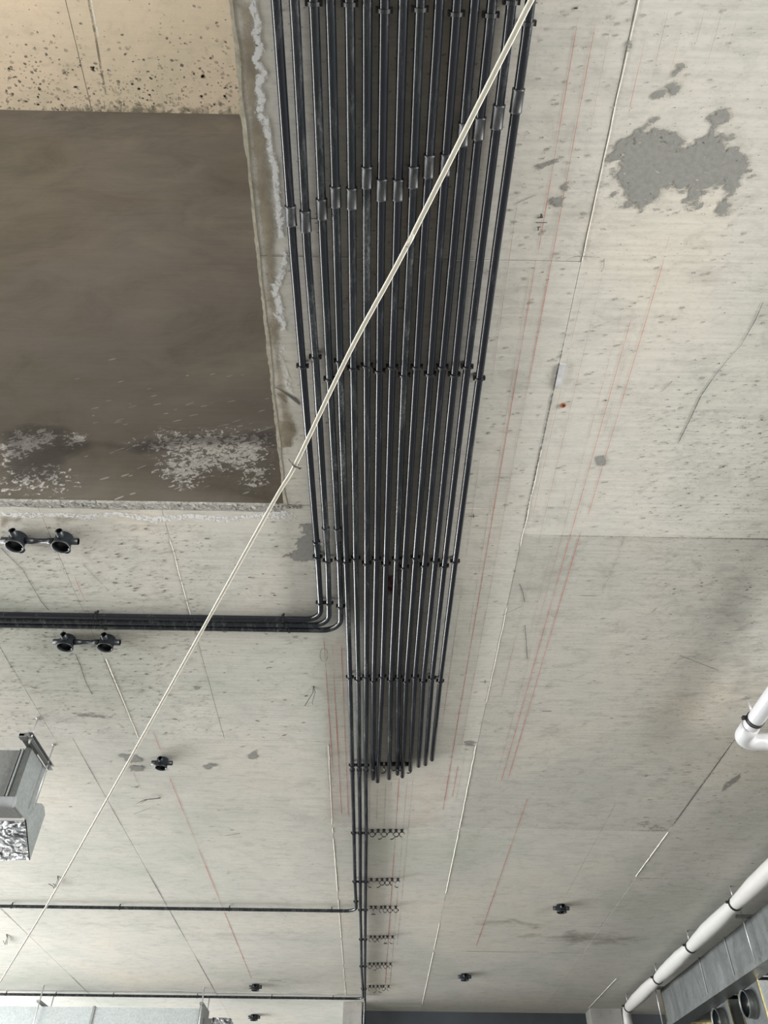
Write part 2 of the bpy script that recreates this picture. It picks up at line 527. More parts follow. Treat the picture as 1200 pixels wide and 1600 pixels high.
def blob(name, px, mat, parent=None, z=CEIL, soft=.03, n=46, plane='z', y=None, cov=1.0):
    """irregular patch whose outline is given in photo points"""
    if plane == 'z':
        P = [on(u, v, z) for u, v in px]; pts = [(p.x, p.y) for p in P]; zz = z - (CEIL - zlayer()); fn = lambda s, t: (s, t, zz)
    else:
        P = [ony(u, v, y) for u, v in px]; pts = [(p.x, p.z) for p in P]; yy = y - (CEIL - zlayer()); fn = lambda s, t: (s, yy, t)
    x0 = min(p[0] for p in pts) - soft; x1 = max(p[0] for p in pts) + soft
    y0 = min(p[1] for p in pts) - soft; y1 = max(p[1] for p in pts) + soft
    cl = pts + [pts[0]]

    def cover(s, t):
        d = poly_dist((s, t), cl)
        q = d / soft
        return cov * min(1, .5 + q * .5) if inside((s, t), pts) else cov * max(0, .5 - q * .5)
    return decal(name, parent or ceiling, fn, x0, x1, y0, y1, n, n, cover, mat)


Z8 = lambda pts, ox, oy, k: [(ox + a / k, oy + b / k) for a, b in pts]
# big mortar patches
blob('mortar_patch', Z8([(455, 730), (485, 665), (560, 640), (610, 605), (660, 600), (720, 612), (790, 655), (850, 670), (885, 640), (950, 605), (1010, 640), (1050, 700), (1105, 745), (1110, 800), (1065, 850), (1050, 915), (1010, 935), (985, 880), (940, 882), (930, 930), (860, 965), (790, 960), (790, 890), (730, 885), (690, 930), (640, 960), (600, 990), (545, 955), (505, 930), (500, 850), (480, 800)], 800, 0, 3), M['skim'], soft=.045, n=150)
for pts in ([(625, 560), (655, 530), (690, 560), (660, 590), (630, 585)], [(925, 555), (960, 520), (1040, 510), (1030, 555), (970, 600), (940, 590)],
            [(955, 985), (985, 945), (1025, 960), (1030, 1000), (985, 1028)], [(750, 345), (770, 320), (800, 315), (785, 345), (760, 365)],
            [(735, 400), (760, 365), (775, 400), (770, 450), (745, 450)], [(670, 445), (715, 420), (712, 452), (685, 460)],
            [(150, 665), (175, 660), (190, 685), (165, 700)], [(90, 775), (140, 765), (210, 740), (205, 755), (150, 785), (100, 785)],
            [(182, 930), (215, 915), (245, 925), (235, 970), (205, 985), (185, 960)], [(235, 872), (262, 865), (275, 880), (250, 892)],
            [(360, 785), (385, 790), (388, 815), (370, 805)], [(530, 205), (560, 195), (560, 235), (540, 240)]):
    blob('mortar_patch', Z8(pts, 800, 0, 3), M['skim'], soft=.022, n=40)
blob('mortar_patch', [(471, 820), (485, 818), (500, 845), (503, 876), (480, 878), (455, 872), (446, 868), (460, 860), (462, 845), (475, 838)], M['skim'], soft=.03, n=60)
blob('mortar_patch', [(932, 713), (944, 711), (947, 719), (945, 727), (935, 727), (933, 720)], M['skim'], soft=.004, n=20)
for pts in ([(185, 1178), (215, 1180), (228, 1190), (205, 1192), (195, 1188)], [(200, 1195), (228, 1196), (222, 1205), (205, 1204)], [(316, 1197), (330, 1192), (339, 1196), (325, 1203)],
            [(385, 1180), (400, 1172), (404, 1184), (390, 1188)], [(205, 1230), (218, 1226), (216, 1232)], [(726, 1159), (742, 1159), (742, 1166), (727, 1166)], [(302, 1072), (315, 1073), (310, 1080), (303, 1079)]):
    blob('mortar_patch', pts, M['skim'], soft=.03, n=36)
blob('grey_smear', [(860, 1455), (905, 1452), (1000, 1462), (1010, 1470), (960, 1480), (890, 1478), (800, 1462)], M['dirt2'], soft=.25, cov=.95)
blob('grey_smear', [(740, 1432), (800, 1430), (860, 1440), (870, 1455), (810, 1452), (745, 1445)], M['dirt2'], soft=.25, cov=.8)
blob('grey_smear', [(1150, 870), (1200, 860), (1200, 1080), (1150, 1120), (1110, 1080), (1120, 990), (1050, 940), (1090, 900)], M['dirt'], soft=.15, cov=.7)
blob('grey_smear', [(1130, 1225), (1160, 1205), (1155, 1220), (1125, 1240)], M['grey_stain'], soft=.01, n=24, cov=.8)
blob('grey_smear', [(990, 1288), (1010, 1280), (1050, 1297), (1020, 1299)], M['grey_stain'], soft=.02, n=24, cov=.6)
blob('grey_smear', [(105, 1112), (150, 1112), (188, 1122), (180, 1126), (120, 1120)], M['grey_stain'], soft=.02, n=30, cov=.7)
blob('rubbed_chalk', [(500, 990), (560, 990), (560, 1290), (505, 1290)], M['pinkish'], soft=.05, cov=.8)
blob('rubbed_chalk', [(620, 1215), (720, 1180), (700, 1290), (620, 1290)], M['pinkish'], soft=.08, cov=.7)
blob('rubbed_chalk', [(850, 860), (900, 860), (860, 1050), (800, 1190), (760, 1190)], M['pinkish'], soft=.08, cov=.55)
for pts in ([(20, 1428), (400, 1445), (400, 1460), (0, 1450)], [(240, 1450), (520, 1445), (520, 1475), (300, 1480)], [(360, 1510), (520, 1515), (520, 1545), (400, 1545)], [(0, 1095), (220, 1110), (200, 1145), (0, 1140)]):
    blob('dirty_band', pts, M['dirt'], soft=.2, cov=.6)

# damp strip beside the opening: brown stain, white salts, and the pale broken arris
blob('brown_stain', [(366, 0), (398, 0), (405, 60), (403, 120), (408, 180), (420, 220), (425, 300), (432, 380), (430, 460), (437, 540), (450, 640), (462, 680), (448, 710), (436, 640), (426, 560), (418, 470), (408, 390), (398, 290), (386, 190), (378, 100)], M['brown_stain'], soft=.025, n=90, cov=1.15)
blob('brown_stain', [(434, 655), (460, 662), (464, 675), (455, 690), (457, 700), (440, 700)], M['brown_stain'], soft=.008, n=30, cov=1.1)
path_decal('salt_streak', [(398, -5), (396, 20), (403, 35), (397, 55), (408, 72), (398, 95), (413, 112), (402, 135), (408, 150), (405, 178), (416, 195), (420, 215), (423, 240), (430, 262), (432, 300), (437, 340), (440, 375)], [.010, .012, .014, .012, .016, .013, .014, .014, .016, .016, .016, .014, .012, .013, .013, .014, .012], M['white_salt'], n=150, soft=.25, cov=1.0)
path_decal('salt_streak', [(440, 385), (446, 405), (438, 430), (430, 450), (436, 475), (437, 495), (444, 505), (441, 520)], [.008, .012, .016, .020, .018, .022, .012, .008], M['white_salt'], n=80, soft=.25, cov=.95)
path_decal('salt_streak', [(443, 540), (438, 560), (447, 585), (452, 605), (456, 618)], [.006, .012, .012, .012, .006], M['white_salt'], n=40, soft=.5, cov=.7)
path_decal('crack', [(428, 604), (440, 610), (452, 618), (462, 625), (470, 634)], [.002, .004, .006, .010, .003], M['crack'], n=60)
path_decal('crack', [(430, 612), (442, 622), (450, 632)], [.002, .005, .009], M['grey_stain'], n=40)
blob('salt_patch', [(395, 800), (430, 790), (460, 800), (462, 812), (430, 815), (400, 812)], M['white_salt'], soft=.02, n=40, cov=.8)
e = MB(((HX), 1, CEIL))
prev = None; ys = [-.6 + i * .012 for i in range(int((HY + .6) / .012) + 1)]
vs = []; fs = []
for i, y in enumerate(ys):
    n0 = noise.noise(Vector((y * 14, 3.1, 0))) * .007 + noise.noise(Vector((y * 55, 9.1, 0))) * .004
    inn = noise.noise(Vector((y * 9, 7.7, 2))) * .007 + .005
    zc = CEIL - .0015
    vs += [(HX - .006 + n0, y, zc), (HX + inn, y, zc + .0006), (HX + inn, y, CEIL + .012), (HX - .004 + n0, y, CEIL + .05)]
    if i:
        o = 4 * i
        for k in range(3): fs.append((o - 4 + k, o - 3 + k, o + 1 + k, o + k))
        fs.append((o - 1, o - 4, o, o + 3))
e.add(vs, fs); e.build('chipped_arris', M['edge'], ceiling)


def honeycomb():
    m, t, b = nt('honeycombed_concrete')
    v = N(t, 'ShaderNodeTexNoise', Scale=38, Detail=6, Roughness=.75, Distortion=1.5); t.links.new(pos(t, (1, 1.4, 1)), v.inputs['Vector'])
    cc = ramp(t, v.outputs[0], [(.36, (.03, .03, .03)), (.43, (.24, .24, .225)), (.58, (.36, .355, .33)), (.70, (.72, .71, .67))])
    t.links.new(cc, b.inputs['Base Color']); b.inputs['Roughness'].default_value = .95
    return m


M['honey'] = honeycomb()
# rough strip along the far side of the opening (honeycombed, with salts along it)
hv = []; hf = []; nx = 420; ny = 7
for j in range(ny + 1):
    for i in range(nx + 1):
        x = -3.6 + (HX + .06 + 3.6) * i / nx
        wd = .050 + .018 * noise.noise(Vector((x * 5, 1, 1)))
        if x > HX - .02: wd *= .6
        y = HY - .006 + j / ny * wd
        r_ = abs(noise.noise(Vector((x * 60, y * 70, 3)))) * .010 * math.sin(math.pi * min(1, (j + .3) / ny))
        hv.append((x, y, CEIL - .0015 - (0 if j == ny else r_) + (.006 if j == 0 else 0) + (.004 if j == ny else 0)))
for j in range(ny):
    for i in range(nx):
        a = j * (nx + 1) + i; hf.append((a, a + 1, a + nx + 2, a + nx + 1))
hm = MB(); hm.add(hv, hf, False)
ho = hm.build('honeycombed_edge', M['honey'], ceiling, recalc=False)
path_decal('salt_streak', [(0, 803), (40, 805), (90, 804), (140, 808), (180, 802), (240, 812), (300, 806), (350, 812), (395, 806), (440, 800)], [.012, .02, .012, .02, .012, .024, .014, .02, .012, .014], M['white_salt'], n=220, soft=.5, cov=.85)
blob('brown_stain', [(0, 806), (60, 803), (130, 806), (150, 818), (60, 816), (0, 822)], M['brown_stain'], soft=.03, n=40, cov=.7)

# salts, damp and flecks on the shaft wall
wy = HY
blob('salt_patch', [(0, 690), (30, 672), (75, 672), (105, 680), (70, 700), (55, 712), (20, 722), (0, 722)], M['wall_salt'], sw, soft=.06, plane='y', y=wy, n=60, cov=.86)
blob('salt_patch', [(100, 682), (115, 676), (137, 682), (128, 694), (108, 702), (98, 695)], M['wall_salt'], sw, soft=.03, plane='y', y=wy, n=40, cov=.85)
blob('salt_patch', [(45, 730), (90, 720), (120, 752), (100, 768), (50, 765), (0, 770), (0, 745)], M['wall_salt'], sw, soft=.08, plane='y', y=wy, n=60, cov=.62)
blob('salt_patch', [(208, 695), (255, 675), (330, 674), (420, 674), (432, 690), (415, 705), (418, 740), (400, 768), (385, 755), (380, 735), (330, 735), (300, 760), (265, 757), (245, 735), (255, 712), (225, 705)], M['wall_salt'], sw, soft=.06, plane='y', y=wy, n=90, cov=.80)
blob('damp_patch', [(0, 672), (50, 656), (100, 664), (140, 684), (200, 692), (260, 676), (420, 668), (434, 670), (438, 700), (300, 700), (220, 715), (150, 700), (110, 720), (100, 760), (0, 760)], M['wall_damp'], sw, soft=.06, plane='y', y=wy, n=70, cov=.9)
fm = MB()
for k in range(60):
    u = R.uniform(120, 430); v = R.choice([R.uniform(560, 690), R.uniform(625, 675), R.uniform(690, 780)])
    p = ony(u, v, wy - .0012); a = math.radians(R.uniform(18, 34)); L = R.uniform(.008, .032) * (1.4 if R.random() < .2 else .7); h = R.uniform(.002, .006)
    ca, sa = math.cos(a), math.sin(a)
    ring = [(L * math.cos(q) * (1 + .2 * R.random()), h * math.sin(q)) for q in [i * math.pi / 4 for i in range(8)]]
    vs = [(p.x + x * ca - y * sa, p.y, p.z + x * sa + y * ca) for x, y in ring]
    fm.add(vs, [tuple(range(8))])
fl = fm.build('mortar_fleck', plain('mortar_fleck', (.20, .19, .175), .9, var=.3, scale=20), sw, recalc=False); tag(fl, kind='stuff')
for px in ([(60, 186), (150, 184), (250, 190), (378, 190), (378, 172), (300, 168), (200, 160), (60, 170)],):
    blob('mould_patch', px, M['mould'], us, z=WT, soft=.12, n=60, cov=1.0)
blob('mould_patch', [(150, 140), (170, 112), (185, 120), (225, 130), (260, 170), (150, 178)], M['mould'], us, z=WT, soft=.15, n=40, cov=.45)
blob('mould_patch', [(330, 145), (340, 140), (355, 170), (335, 170)], M['mould'], us, z=WT, soft=.06, n=30, cov=.6)
path_decal('seam_ridge', [(135, -20), (142, 20), (150, 60), (158, 110), (166, 150)], .012, M['mould'], us, z=WT, cov=.8)
path_decal('seam_ridge', [(139, -20), (146, 20), (155, 60)], .005, M['white_salt'], us, z=WT, cov=1)

# red sprayed writing hidden behind the conduits
blob('red_paint', [(596, 900), (623, 893), (626, 930), (600, 932)], M['red_paint'], soft=.02, n=40, cov=.85)
blob('red_paint', [(596, 935), (622, 930), (616, 990), (592, 985)], M['red_paint'], soft=.03, n=40, cov=.55)

# ------------------------------------------------------------------ seams
SEAM = 'seam_ridge'


def ridge(x0, y0, x1, y1, wdt, h=.0035, gaps=.25, seed=0):
    """thin fin of mortar squeezed out of a board joint, broken here and there"""
    rr = random.Random(seed); L = math.hypot(x1 - x0, y1 - y0); n = max(2, int(L / .022)); m = MB(); d = Vector((x1 - x0, y1 - y0)) / L; nn = Vector((-d.y, d.x))
    on_ = True; prev = None
    for i in range(n + 1):
        s = L * i / n
        q = noise.noise(Vector((s * 2.3, seed * 3.3, 1))) * .5 + .5
        on_ = q > gaps
        wob = noise.noise(Vector((s * 9, seed, 5))) * .003
        hw = wdt * (.5 + .5 * abs(noise.noise(Vector((s * 30, seed, 9))))) * (1 if on_ else .12)
        x = x0 + d.x * s + nn.x * wob; y = y0 + d.y * s + nn.y * wob
        cur = [(x - nn.x * hw, y - nn.y * hw, CEIL + .0012), (x, y, CEIL - h * (.4 + .6 * rr.random()) * (1 if on_ else .1)), (x + nn.x * hw, y + nn.y * hw, CEIL + .0012)]
        if prev: m.add(prev + cur, [(0, 1, 4, 3), (1, 2, 5, 4)])
        prev = cur
    return m.build(SEAM, M['ridge'], ceiling)


def dark_seam(x0, y0, x1, y1, half, cov=.8, mat='crack'):
    m = M[mat]; n = 60; L = math.hypot(x1 - x0, y1 - y0); d = Vector((x1 - x0, y1 - y0)) / L; nn = Vector((-d.y, d.x)); vs = []; cv = []; fs = []; z = zlayer()
    n = max(4, int(L / .03))
    for i in range(n + 1):
        s = L * i / n; q = max(0, min(1, .62 + .9 * noise.noise(Vector((s * 1.7, x0 * 3, y0)))))
        for k, cc in ((-1, 0), (0, 1), (1, 0)):
            vs.append((x0 + d.x * s + nn.x * half * k, y0 + d.y * s + nn.y * half * k, z)); cv.append(cc * cov * q)
        if i:
            o = 3 * i; fs += [(o - 3, o - 2, o + 1, o), (o - 2, o - 1, o + 2, o + 1)]
    me = bpy.data.meshes.new('seam_stain'); me.from_pydata(vs, [], fs)
    a = me.attributes.new('cover', 'FLOAT', 'POINT'); a.data.foreach_set('value', cv); me.materials.append(m)
    return link('seam_stain', me, ceiling)


ridge(.625, .1, .623, 1.17, .0018, .0015, .25, 1); ridge(.623, 1.95, .618, 4.2, .0032, .002, .52, 2)
ridge(.612, 4.33, .62, 5.58, .0050, .003, .25, 3); ridge(.62, 5.6, .625, 8.6, .0058, .003, .38, 4); ridge(.625, 8.7, .625, 10.9, .0085, .004, .15, 5)
ridge(-.285, 4.35, -.30, 5.55, .0042, .002, .2, 6); ridge(-.30, 5.6, -.30, 10.5, .0055, .003, .42, 7)
ridge(-.91, 2.45, -.915, 4.25, .0028, .002, .45, 8); ridge(-1.42, 3.45, -1.43, 4.3, .004, .003, .3, 9)
ridge(2.14, 5.6, 2.13, 6.5, .006, .004, .2, 10); ridge(2.70, 9.62, 2.68, 11.0, .008, .004, .0, 11)
ridge(-.39, 1.17, .35, 1.176, .0016, .0012, .4, 12); ridge(-1.83, 10.45, -.4, 10.47, .006, .003, .5, 13)
for a in ((-.38, 1.22, .72, 1.215, .03, .5, 'grey_stain'), (.64, 2.44, 2.14, 2.44, .006, 1.0), (-3.3, 4.31, -.3, 4.31, .010, .55), (.3, 4.32, .62, 4.32, .012, .6),
          (-.3, 5.58, 2.14, 5.58, .012, .75), (2.14, 6.54, 3.6, 6.56, .014, .85), (.2, 8.645, 2.14, 8.67, .012, .9), (2.14, 9.55, 2.75, 9.58, .014, .8),
          (-3.3, 10.42, -1.5, 10.47, .012, .8), (2.15, 3.6, 2.14, 5.55, .012, 1.0), (2.13, 6.6, 2.14, 9.5, .016, .7), (-1.83, 4.33, -1.83, 10.6, .009, 1.0),
          (-3.35, 7.3, -3.35, 10.9, .016, .8), (-1.94, 3.3, -1.95, 4.3, .006, .7), (.62, 1.2, .62, 2.4, .010, .95), (-1.42, 2.6, -1.42, 3.5, .004, .5),
          (.62, 4.35, .62, 10, .012, .55), (-.3, 6, -.3, 10.6, .012, .5), (-2.1, 3.77, -.5, 3.78, .003, .8), (-1.9, 4.62, -.6, 4.60, .003, .8), (-1.2, 3.18, -.5, 3.19, .003, .8), (-3.4, 9.2, -4.8, 9.2, .015, .6)):
    dark_seam(*a)

# snapped chalk lines, all running away from the camera along the slab
VPx, VPy = 573., 1970.


def chalk(u, v0, v1, strong=False, wd=.0013):
    """line through photo point (u, v0), running along the slab to row v1"""
    a = on(u, v0); b0 = on(VPx + (u - VPx) * (VPy - v1) / (VPy - v0), v1)
    a, b0 = (a.x, a.y), (b0.x, b0.y)
    L = abs(b0[1] - a[1]); n = max(3, int(L / .08)); vs = []; cv = []; fs = []; z = zlayer()
    for i in range(n + 1):
        q = i / n; x = a[0] + (b0[0] - a[0]) * q; y = a[1] + (b0[1] - a[1]) * q
        hw = wd * (.8 + .35 * y) * (1.35 if strong else 1)
        k = .95 + .4 * noise.noise(Vector((y * 1.3, u, 0)))
        for s_, cc in ((-1, .1), (0, 1), (1, .1)):
            vs.append((x + s_ * hw, y, z)); cv.append(cc * k * (.15 if i in (0, n) else 1))
        if i:
            o = 3 * i; fs += [(o - 3, o - 2, o + 1, o), (o - 2, o - 1, o + 2, o + 1)]
    me = bpy.data.meshes.new('chalk_line'); me.from_pydata(vs, [], fs)
    at = me.attributes.new('cover', 'FLOAT', 'POINT'); at.data.foreach_set('value', cv)
    me.materials.append(M['pink_line' if strong else 'grey_line'])
    return link('chalk_line', me, ceiling)


for a in ((908, 0, 420, True), (842, 380, 1270, True), (937, 0, 620, True), (1045, 380, 820, True), (910, 822, 1225, True), (992, 477, 1225, True), (980, 457, 1225, False),
          (948, 400, 1100, False), (927, 380, 820, False), (865, 380, 1180, False), (850, 0, 140, False), (962, 0, 240, False), (1022, 0, 210, True), (1048, 0, 140, False),
          (1076, 0, 150, False), (1105, 0, 80, False), (1133, 0, 125, False), (1160, 0, 120, False), (1048, 362, 400, False), (813, 280, 620, False), (832, 400, 820, False),
          (505, 987, 1215, True), (518, 993, 1277, True), (533, 1000, 1277, True), (624, 1210, 1540, True), (637, 1210, 1540, False), (646, 1210, 1480, False),
          (578, 1215, 1290, False), (590, 1225, 1290, False), (603, 1220, 1300, False), (612, 1215, 1240, True), (705, 1190, 1257, True), (717, 1190, 1250, True), (730, 1160, 1256, False),
          (800, 1317, 1480, True), (826, 1243, 1330, True), (965, 1250, 1400, False), (110, 885, 950, True), (237, 1137, 1180, True), (263, 1210, 1530, True), (195, 1180, 1240, False),
          (1000, 480, 700, False), (888, 760, 1000, False), (770, 760, 1000, False), (752, 700, 1150, False), (10, 815, 840, True), (157, 1006, 1100, False), (90, 870, 905, False), (470, 992, 1010, False)):
    chalk(*a)

# curved scratches left by the formwork
for px, hw, mt in (([(1194, 468), (1180, 500), (1157, 540), (1140, 558), (1118, 585), (1095, 618), (1078, 655), (1058, 695)], [.001, .0025, .001, .001, .002, .0035, .003, .003], 'crack'),
                   ([(0, 854), (15, 870), (36, 890), (50, 915), (65, 940), (78, 955)], [.003, .003, .0025, .002, .003, .003], 'crack'),
                   ([(97, 983), (101, 990)], .003, 'crack'), ([(117, 1020), (126, 1040), (134, 1065), (145, 1086)], [.003, .004, .003, .003], 'crack'),
                   ([(811, 910), (817, 925), (820, 943)], .003, 'crack'), ([(820, 975), (822, 1000), (824, 1030)], .003, 'crack'),
                   ([(845, 1111), (864, 1111)], .004, 'crack'), ([(1000, 961), (1020, 956), (1028, 947)], .004, 'grey_stain'), ([(904, 930), (935, 931)], .002, 'crack'),
                   ([(977, 835), (965, 870), (955, 895), (942, 920), (943, 930)], .0025, 'grey_stain'), ([(1030, 615), (1042, 604), (1053, 592)], .004, 'grey_stain'),
                   ([(1100, 433), (1114, 422)], .004, 'grey_stain'), ([(128, 880), (145, 898), (172, 925)], .003, 'grey_stain'), ([(75, 1078), (115, 1080), (150, 1082)], .002, 'grey_stain'),
                   ([(208, 1272), (236, 1262)], .004, 'grey_stain'), ([(350, 1306), (376, 1302)], .006, 'grey_stain'), ([(418, 1532), (440, 1532)], .012, 'crack'),
                   ([(1060, 1023), (1090, 1035), (1125, 1048)], .002, 'crack'), ([(784, 962), (800, 954), (818, 946)], .0022, 'grey_stain'), ([(800, 322), (812, 315), (836, 305), (850, 295)], .002, 'grey_stain'),
                   ([(880, 408), (900, 400), (940, 402)], .002, 'grey_stain'), ([(944, 400), (943, 420), (936, 428)], .002, 'grey_stain')):
    path_decal('scratch', px, hw, M[mt], n=50, cov=.78)
ring = []
for k in range(21):
    a = 2 * math.pi * k / 20; ring.append((506 + 6 * math.cos(a), 1023 + 11 * math.sin(a)))
path_decal('pencil_ring', ring, .0015, M['crack'], n=60, cov=.75)

# pencilled level mark beside the conduits
pm = MB()


def stroke(m, u0, v0, u1, v1, hw, z=CEIL - .0016):
    a = on(u0, v0); b = on(u1, v1); d = (b - a).normalized(); n = Vector((-d.y, d.x, 0)) * hw
    m.add([(a.x - n.x, a.y - n.y, z), (b.x - n.x, b.y - n.y, z), (b.x + n.x, b.y + n.y, z), (a.x + n.x, a.y + n.y, z)], [(0, 1, 2, 3)])


for s in ((837, 347.5, 855, 347.5, .0011), (839.5, 340, 848.5, 339.5, .0014), (845.5, 333.5, 844.5, 340, .0018), (846, 334, 847.5, 339, .0010), (838.5, 354.5, 844.5, 354.3, .0011), (841.3, 354.3, 840.5, 360, .0014)): stroke(pm, *s)
pm.build('pencil_mark', M['pencil'], ceiling, recalc=False)
for cx, cy in ((740, 806), (758, 1065)):
    pm = MB(); stroke(pm, cx - 8, cy, cx + 6, cy, .0012); stroke(pm, cx, cy - 3, cx, cy + 3, .0015)
    pm.build('pencil_mark', M['pencil'], ceiling, recalc=False)
pm = MB()
for s in ((480, 341, 498, 341, .0011), (492, 334, 499, 334, .0009), (492, 348, 499, 348, .0009)): stroke(pm, *s)
pm.build('pencil_mark', M['pencil'], ceiling, recalc=False)

# pits and specks: far too many to count
def specks(name, parent, mat, n, sampler, z, size=(.002, .008), stretch=(1.2, 3.0)):
    m = MB(); vs = []; fs = []
    for k in range(n):
        x, y = sampler()
        if z == CEIL and x < HX + .01 and y < HY + .06: continue
        s = (.5 + .18 * min(y, 4) if z == CEIL else 1) * R.uniform(*size) * (R.random() ** 1.3 + .35); st = R.uniform(*stretch); a = R.gauss(0, .25); ca, sa = math.cos(a), math.sin(a)
        o = len(vs)
        for i in range(6):
            q = i * math.pi / 3 + R.uniform(-.3, .3); r = s * R.uniform(.6, 1.1)
            X = r * math.cos(q) * st ** .5; Y = r * math.sin(q) / st ** .5
            vs.append((x + X * ca - Y * sa, y + X * sa + Y * ca, z - .0009))
        fs.append(tuple(range(o, o + 6)))
    m.add(vs, fs)
    o = m.build(name, mat, parent, recalc=False); tag(o, kind='stuff')
    return o


def px_region(u0, u1, v0, v1, z=CEIL):
    p = on(R.uniform(u0, u1), R.uniform(v0, v1), z); return p.x, p.y


specks('pits', ceiling, M['speck_soft'], 5200, lambda: px_region(-100, 1300, -60, 1560), CEIL)
specks('pits', ceiling, M['speck'], 380, lambda: px_region(-100, 1300, -60, 1560), CEIL, (.0015, .005))
specks('pits', ceiling, M['speck_soft'], 3200, lambda: px_region(-60, 330, 820, 1150), CEIL, (.0015, .006))
specks('pits', ceiling, M['speck'], 520, lambda: px_region(-60, 260, 820, 1120), CEIL, (.0015, .006))
specks('pits', ceiling, M['speck'], 130, lambda: px_region(150, 480, 820, 1150), CEIL, (.003, .009), (1.5, 3))
specks('pits', ceiling, M['speck_soft'], 2600, lambda: px_region(1000, 1260, 640, 1180), CEIL, (.0015, .005))
specks('pits', ceiling, M['speck'], 500, lambda: px_region(760, 1260, 380, 1300), CEIL, (.0012, .0045), (2, 5))
specks('pits', ceiling, M['speck'], 420, lambda: px_region(1040, 1260, 560, 1000), CEIL, (.0015, .005))
specks('pits', ceiling, M['speck'], 130, lambda: px_region(800, 1190, 140, 350), CEIL, (.0012, .0035))
specks('pits', ceiling, M['speck'], 170, lambda: px_region(950, 1170, 190, 340), CEIL, (.0010, .0028), (2, 4))
specks('pits', ceiling, M['speck_soft'], 500, lambda: px_region(1000, 1300, 1180, 1400), CEIL, (.004, .010))


def gz():
    v = 175 - abs(R.gauss(0, 60)); p = on(R.uniform(-60, 380), v, WT); return p.x, min(p.y, HY - .01)


specks('pits', us, M['speck'], 240, gz, WT, (.006, .014), (1, 1.8))
specks('pits', us, plain('soft_upper_pit', (.38, .34, .28), .9, var=.3, scale=8), 700, gz, WT, (.006, .016), (1, 2))

# two cast-in fixings with rust around them
for u, v, r, lb in ((880, 633, .010, 'small rusty ring of a cast-in fixing left of the long red chalk line'),):
    p = on(u, v); m = MB(p)
    m.lathe([(r, 0), (r, -.004), (r * .55, -.004), (r * .55, -.001), (.0005, -.001)], p, 16)
    o = m.build('ceiling_anchor', plain('rust', (.25, .09, .05), .8, var=.4, scale=80)); tag(o, lb, 'anchor')
p = on(873, 588); m = MB(p); m.box((p.x - .006, p.y - .055, CEIL - .006), (p.x + .016, p.y + .04, CEIL)); m.build('tape_scrap', plain('grey_tape', (.50, .51, .53), .5, var=.2), ceiling)

# ------------------------------------------------------------------ conduits
ZP = CEIL - .030             # axis height of the conduits
PR = .0136                   # pipe radius


def arc(p0, corner, p1, rad, n=10):
    """polyline p0 -> p1 with a rounded corner"""
    a = (p0 - corner).normalized(); b = (p1 - corner).normalized()
    s = corner + a * rad; e = corner + b * rad; cc = corner + (a + b) * rad; out = []
    for i in range(n + 1):
        th = math.pi / 2 * i / n
        out.append(cc - b * rad * math.cos(th) - a * rad * math.sin(th))
    return out


def clip_mesh(kind='closed'):
    """saddle clip: foot on the slab, band around the pipe, two ears. Origin on the pipe axis"""
    m = MB(); w2 = .0045; ro = PR + .0035; ri = PR + .0004
    fw = .004 if kind == 'slim' else .0065
    m.box((-fw, -fw * .9, .012), (fw, fw * .9, .030))                    # foot
    m.box((-fw * 1.5, -fw * .9, .024), (fw * 1.5, fw * .9, .030))
    def band(a0, a1, n=16, cx=0, cz=0, r0=ri, r1=ro):
        vs = []; fs = []
        for i in range(n + 1):
            a = a0 + (a1 - a0) * i / n; ca, sa = math.cos(a), math.sin(a)
            vs += [(cx + r0 * ca, -w2, cz + r0 * sa), (cx + r1 * ca, -w2, cz + r1 * sa), (cx + r1 * ca, w2, cz + r1 * sa), (cx + r0 * ca, w2, cz + r0 * sa)]
        for i in range(n):
            o = 4 * i
            for k in range(4): fs.append((o + k, o + (k + 1) % 4, o + 4 + (k + 1) % 4, o + 4 + k))
        fs += [(0, 1, 2, 3), (4 * n + 3, 4 * n + 2, 4 * n + 1, 4 * n)]
        m.add(vs, fs)
    if kind in ('closed', 'slim'):
        band(0, 2 * math.pi, 22)
        for s in (-1, 1): m.box((s * ro - .002 if s > 0 else -ro - .0045, -.0062, -.004), (ro + .0045 if s > 0 else -ro + .002, .0062, .010))
    elif kind == 'shut':                                              # empty but latched
        band(0, 2 * math.pi, 22); m.box((ro - .001, -.006, -.003), (ro + .006, .006, .006))
    elif kind == 'hang_left':                                         # strap swung open to the left
        band(math.radians(20), math.radians(200), 12); band(math.radians(200), math.radians(292), 8, -.006, -.010, ri + .004, ro + .004)
    elif kind == 'hang_right':
        band(math.radians(-20), math.radians(160), 12); band(math.radians(-110), math.radians(-20), 8, .006, -.010, ri + .004, ro + .004)
    elif kind == 'half':
        band(math.radians(0), math.radians(180), 12); band(math.radians(180), math.radians(262), 8)
    return m.mesh('clip_' + kind, M['clip'])


CL = {k: clip_mesh(k) for k in ('closed', 'slim', 'shut', 'hang_left', 'hang_right', 'half')}


def coupling(parent, p, d, L, r=PR + .0032, mat='coupling', taper=False):
    """sleeve over the joint, centred at p along d"""
    d = Vector(d).normalized(); m = MB(p); rr = [r, r * 1.04, r * 1.04, r, r, r * 1.04, r * 1.04, r]; ss = [-.5, -.48, -.42, -.4, .4, .42, .48, .5]
    if taper: rr = [r * 1.08, r * 1.1, r * 1.1, r * 1.02, r, r * .86, r * .82, PR + .0008]; ss = [-.5, -.48, -.40, -.36, .1, .3, .45, .5]
    m.sweep([Vector(p) + d * L * s for s in ss], rr, 14)
    return m.build('coupling', M[mat], parent)


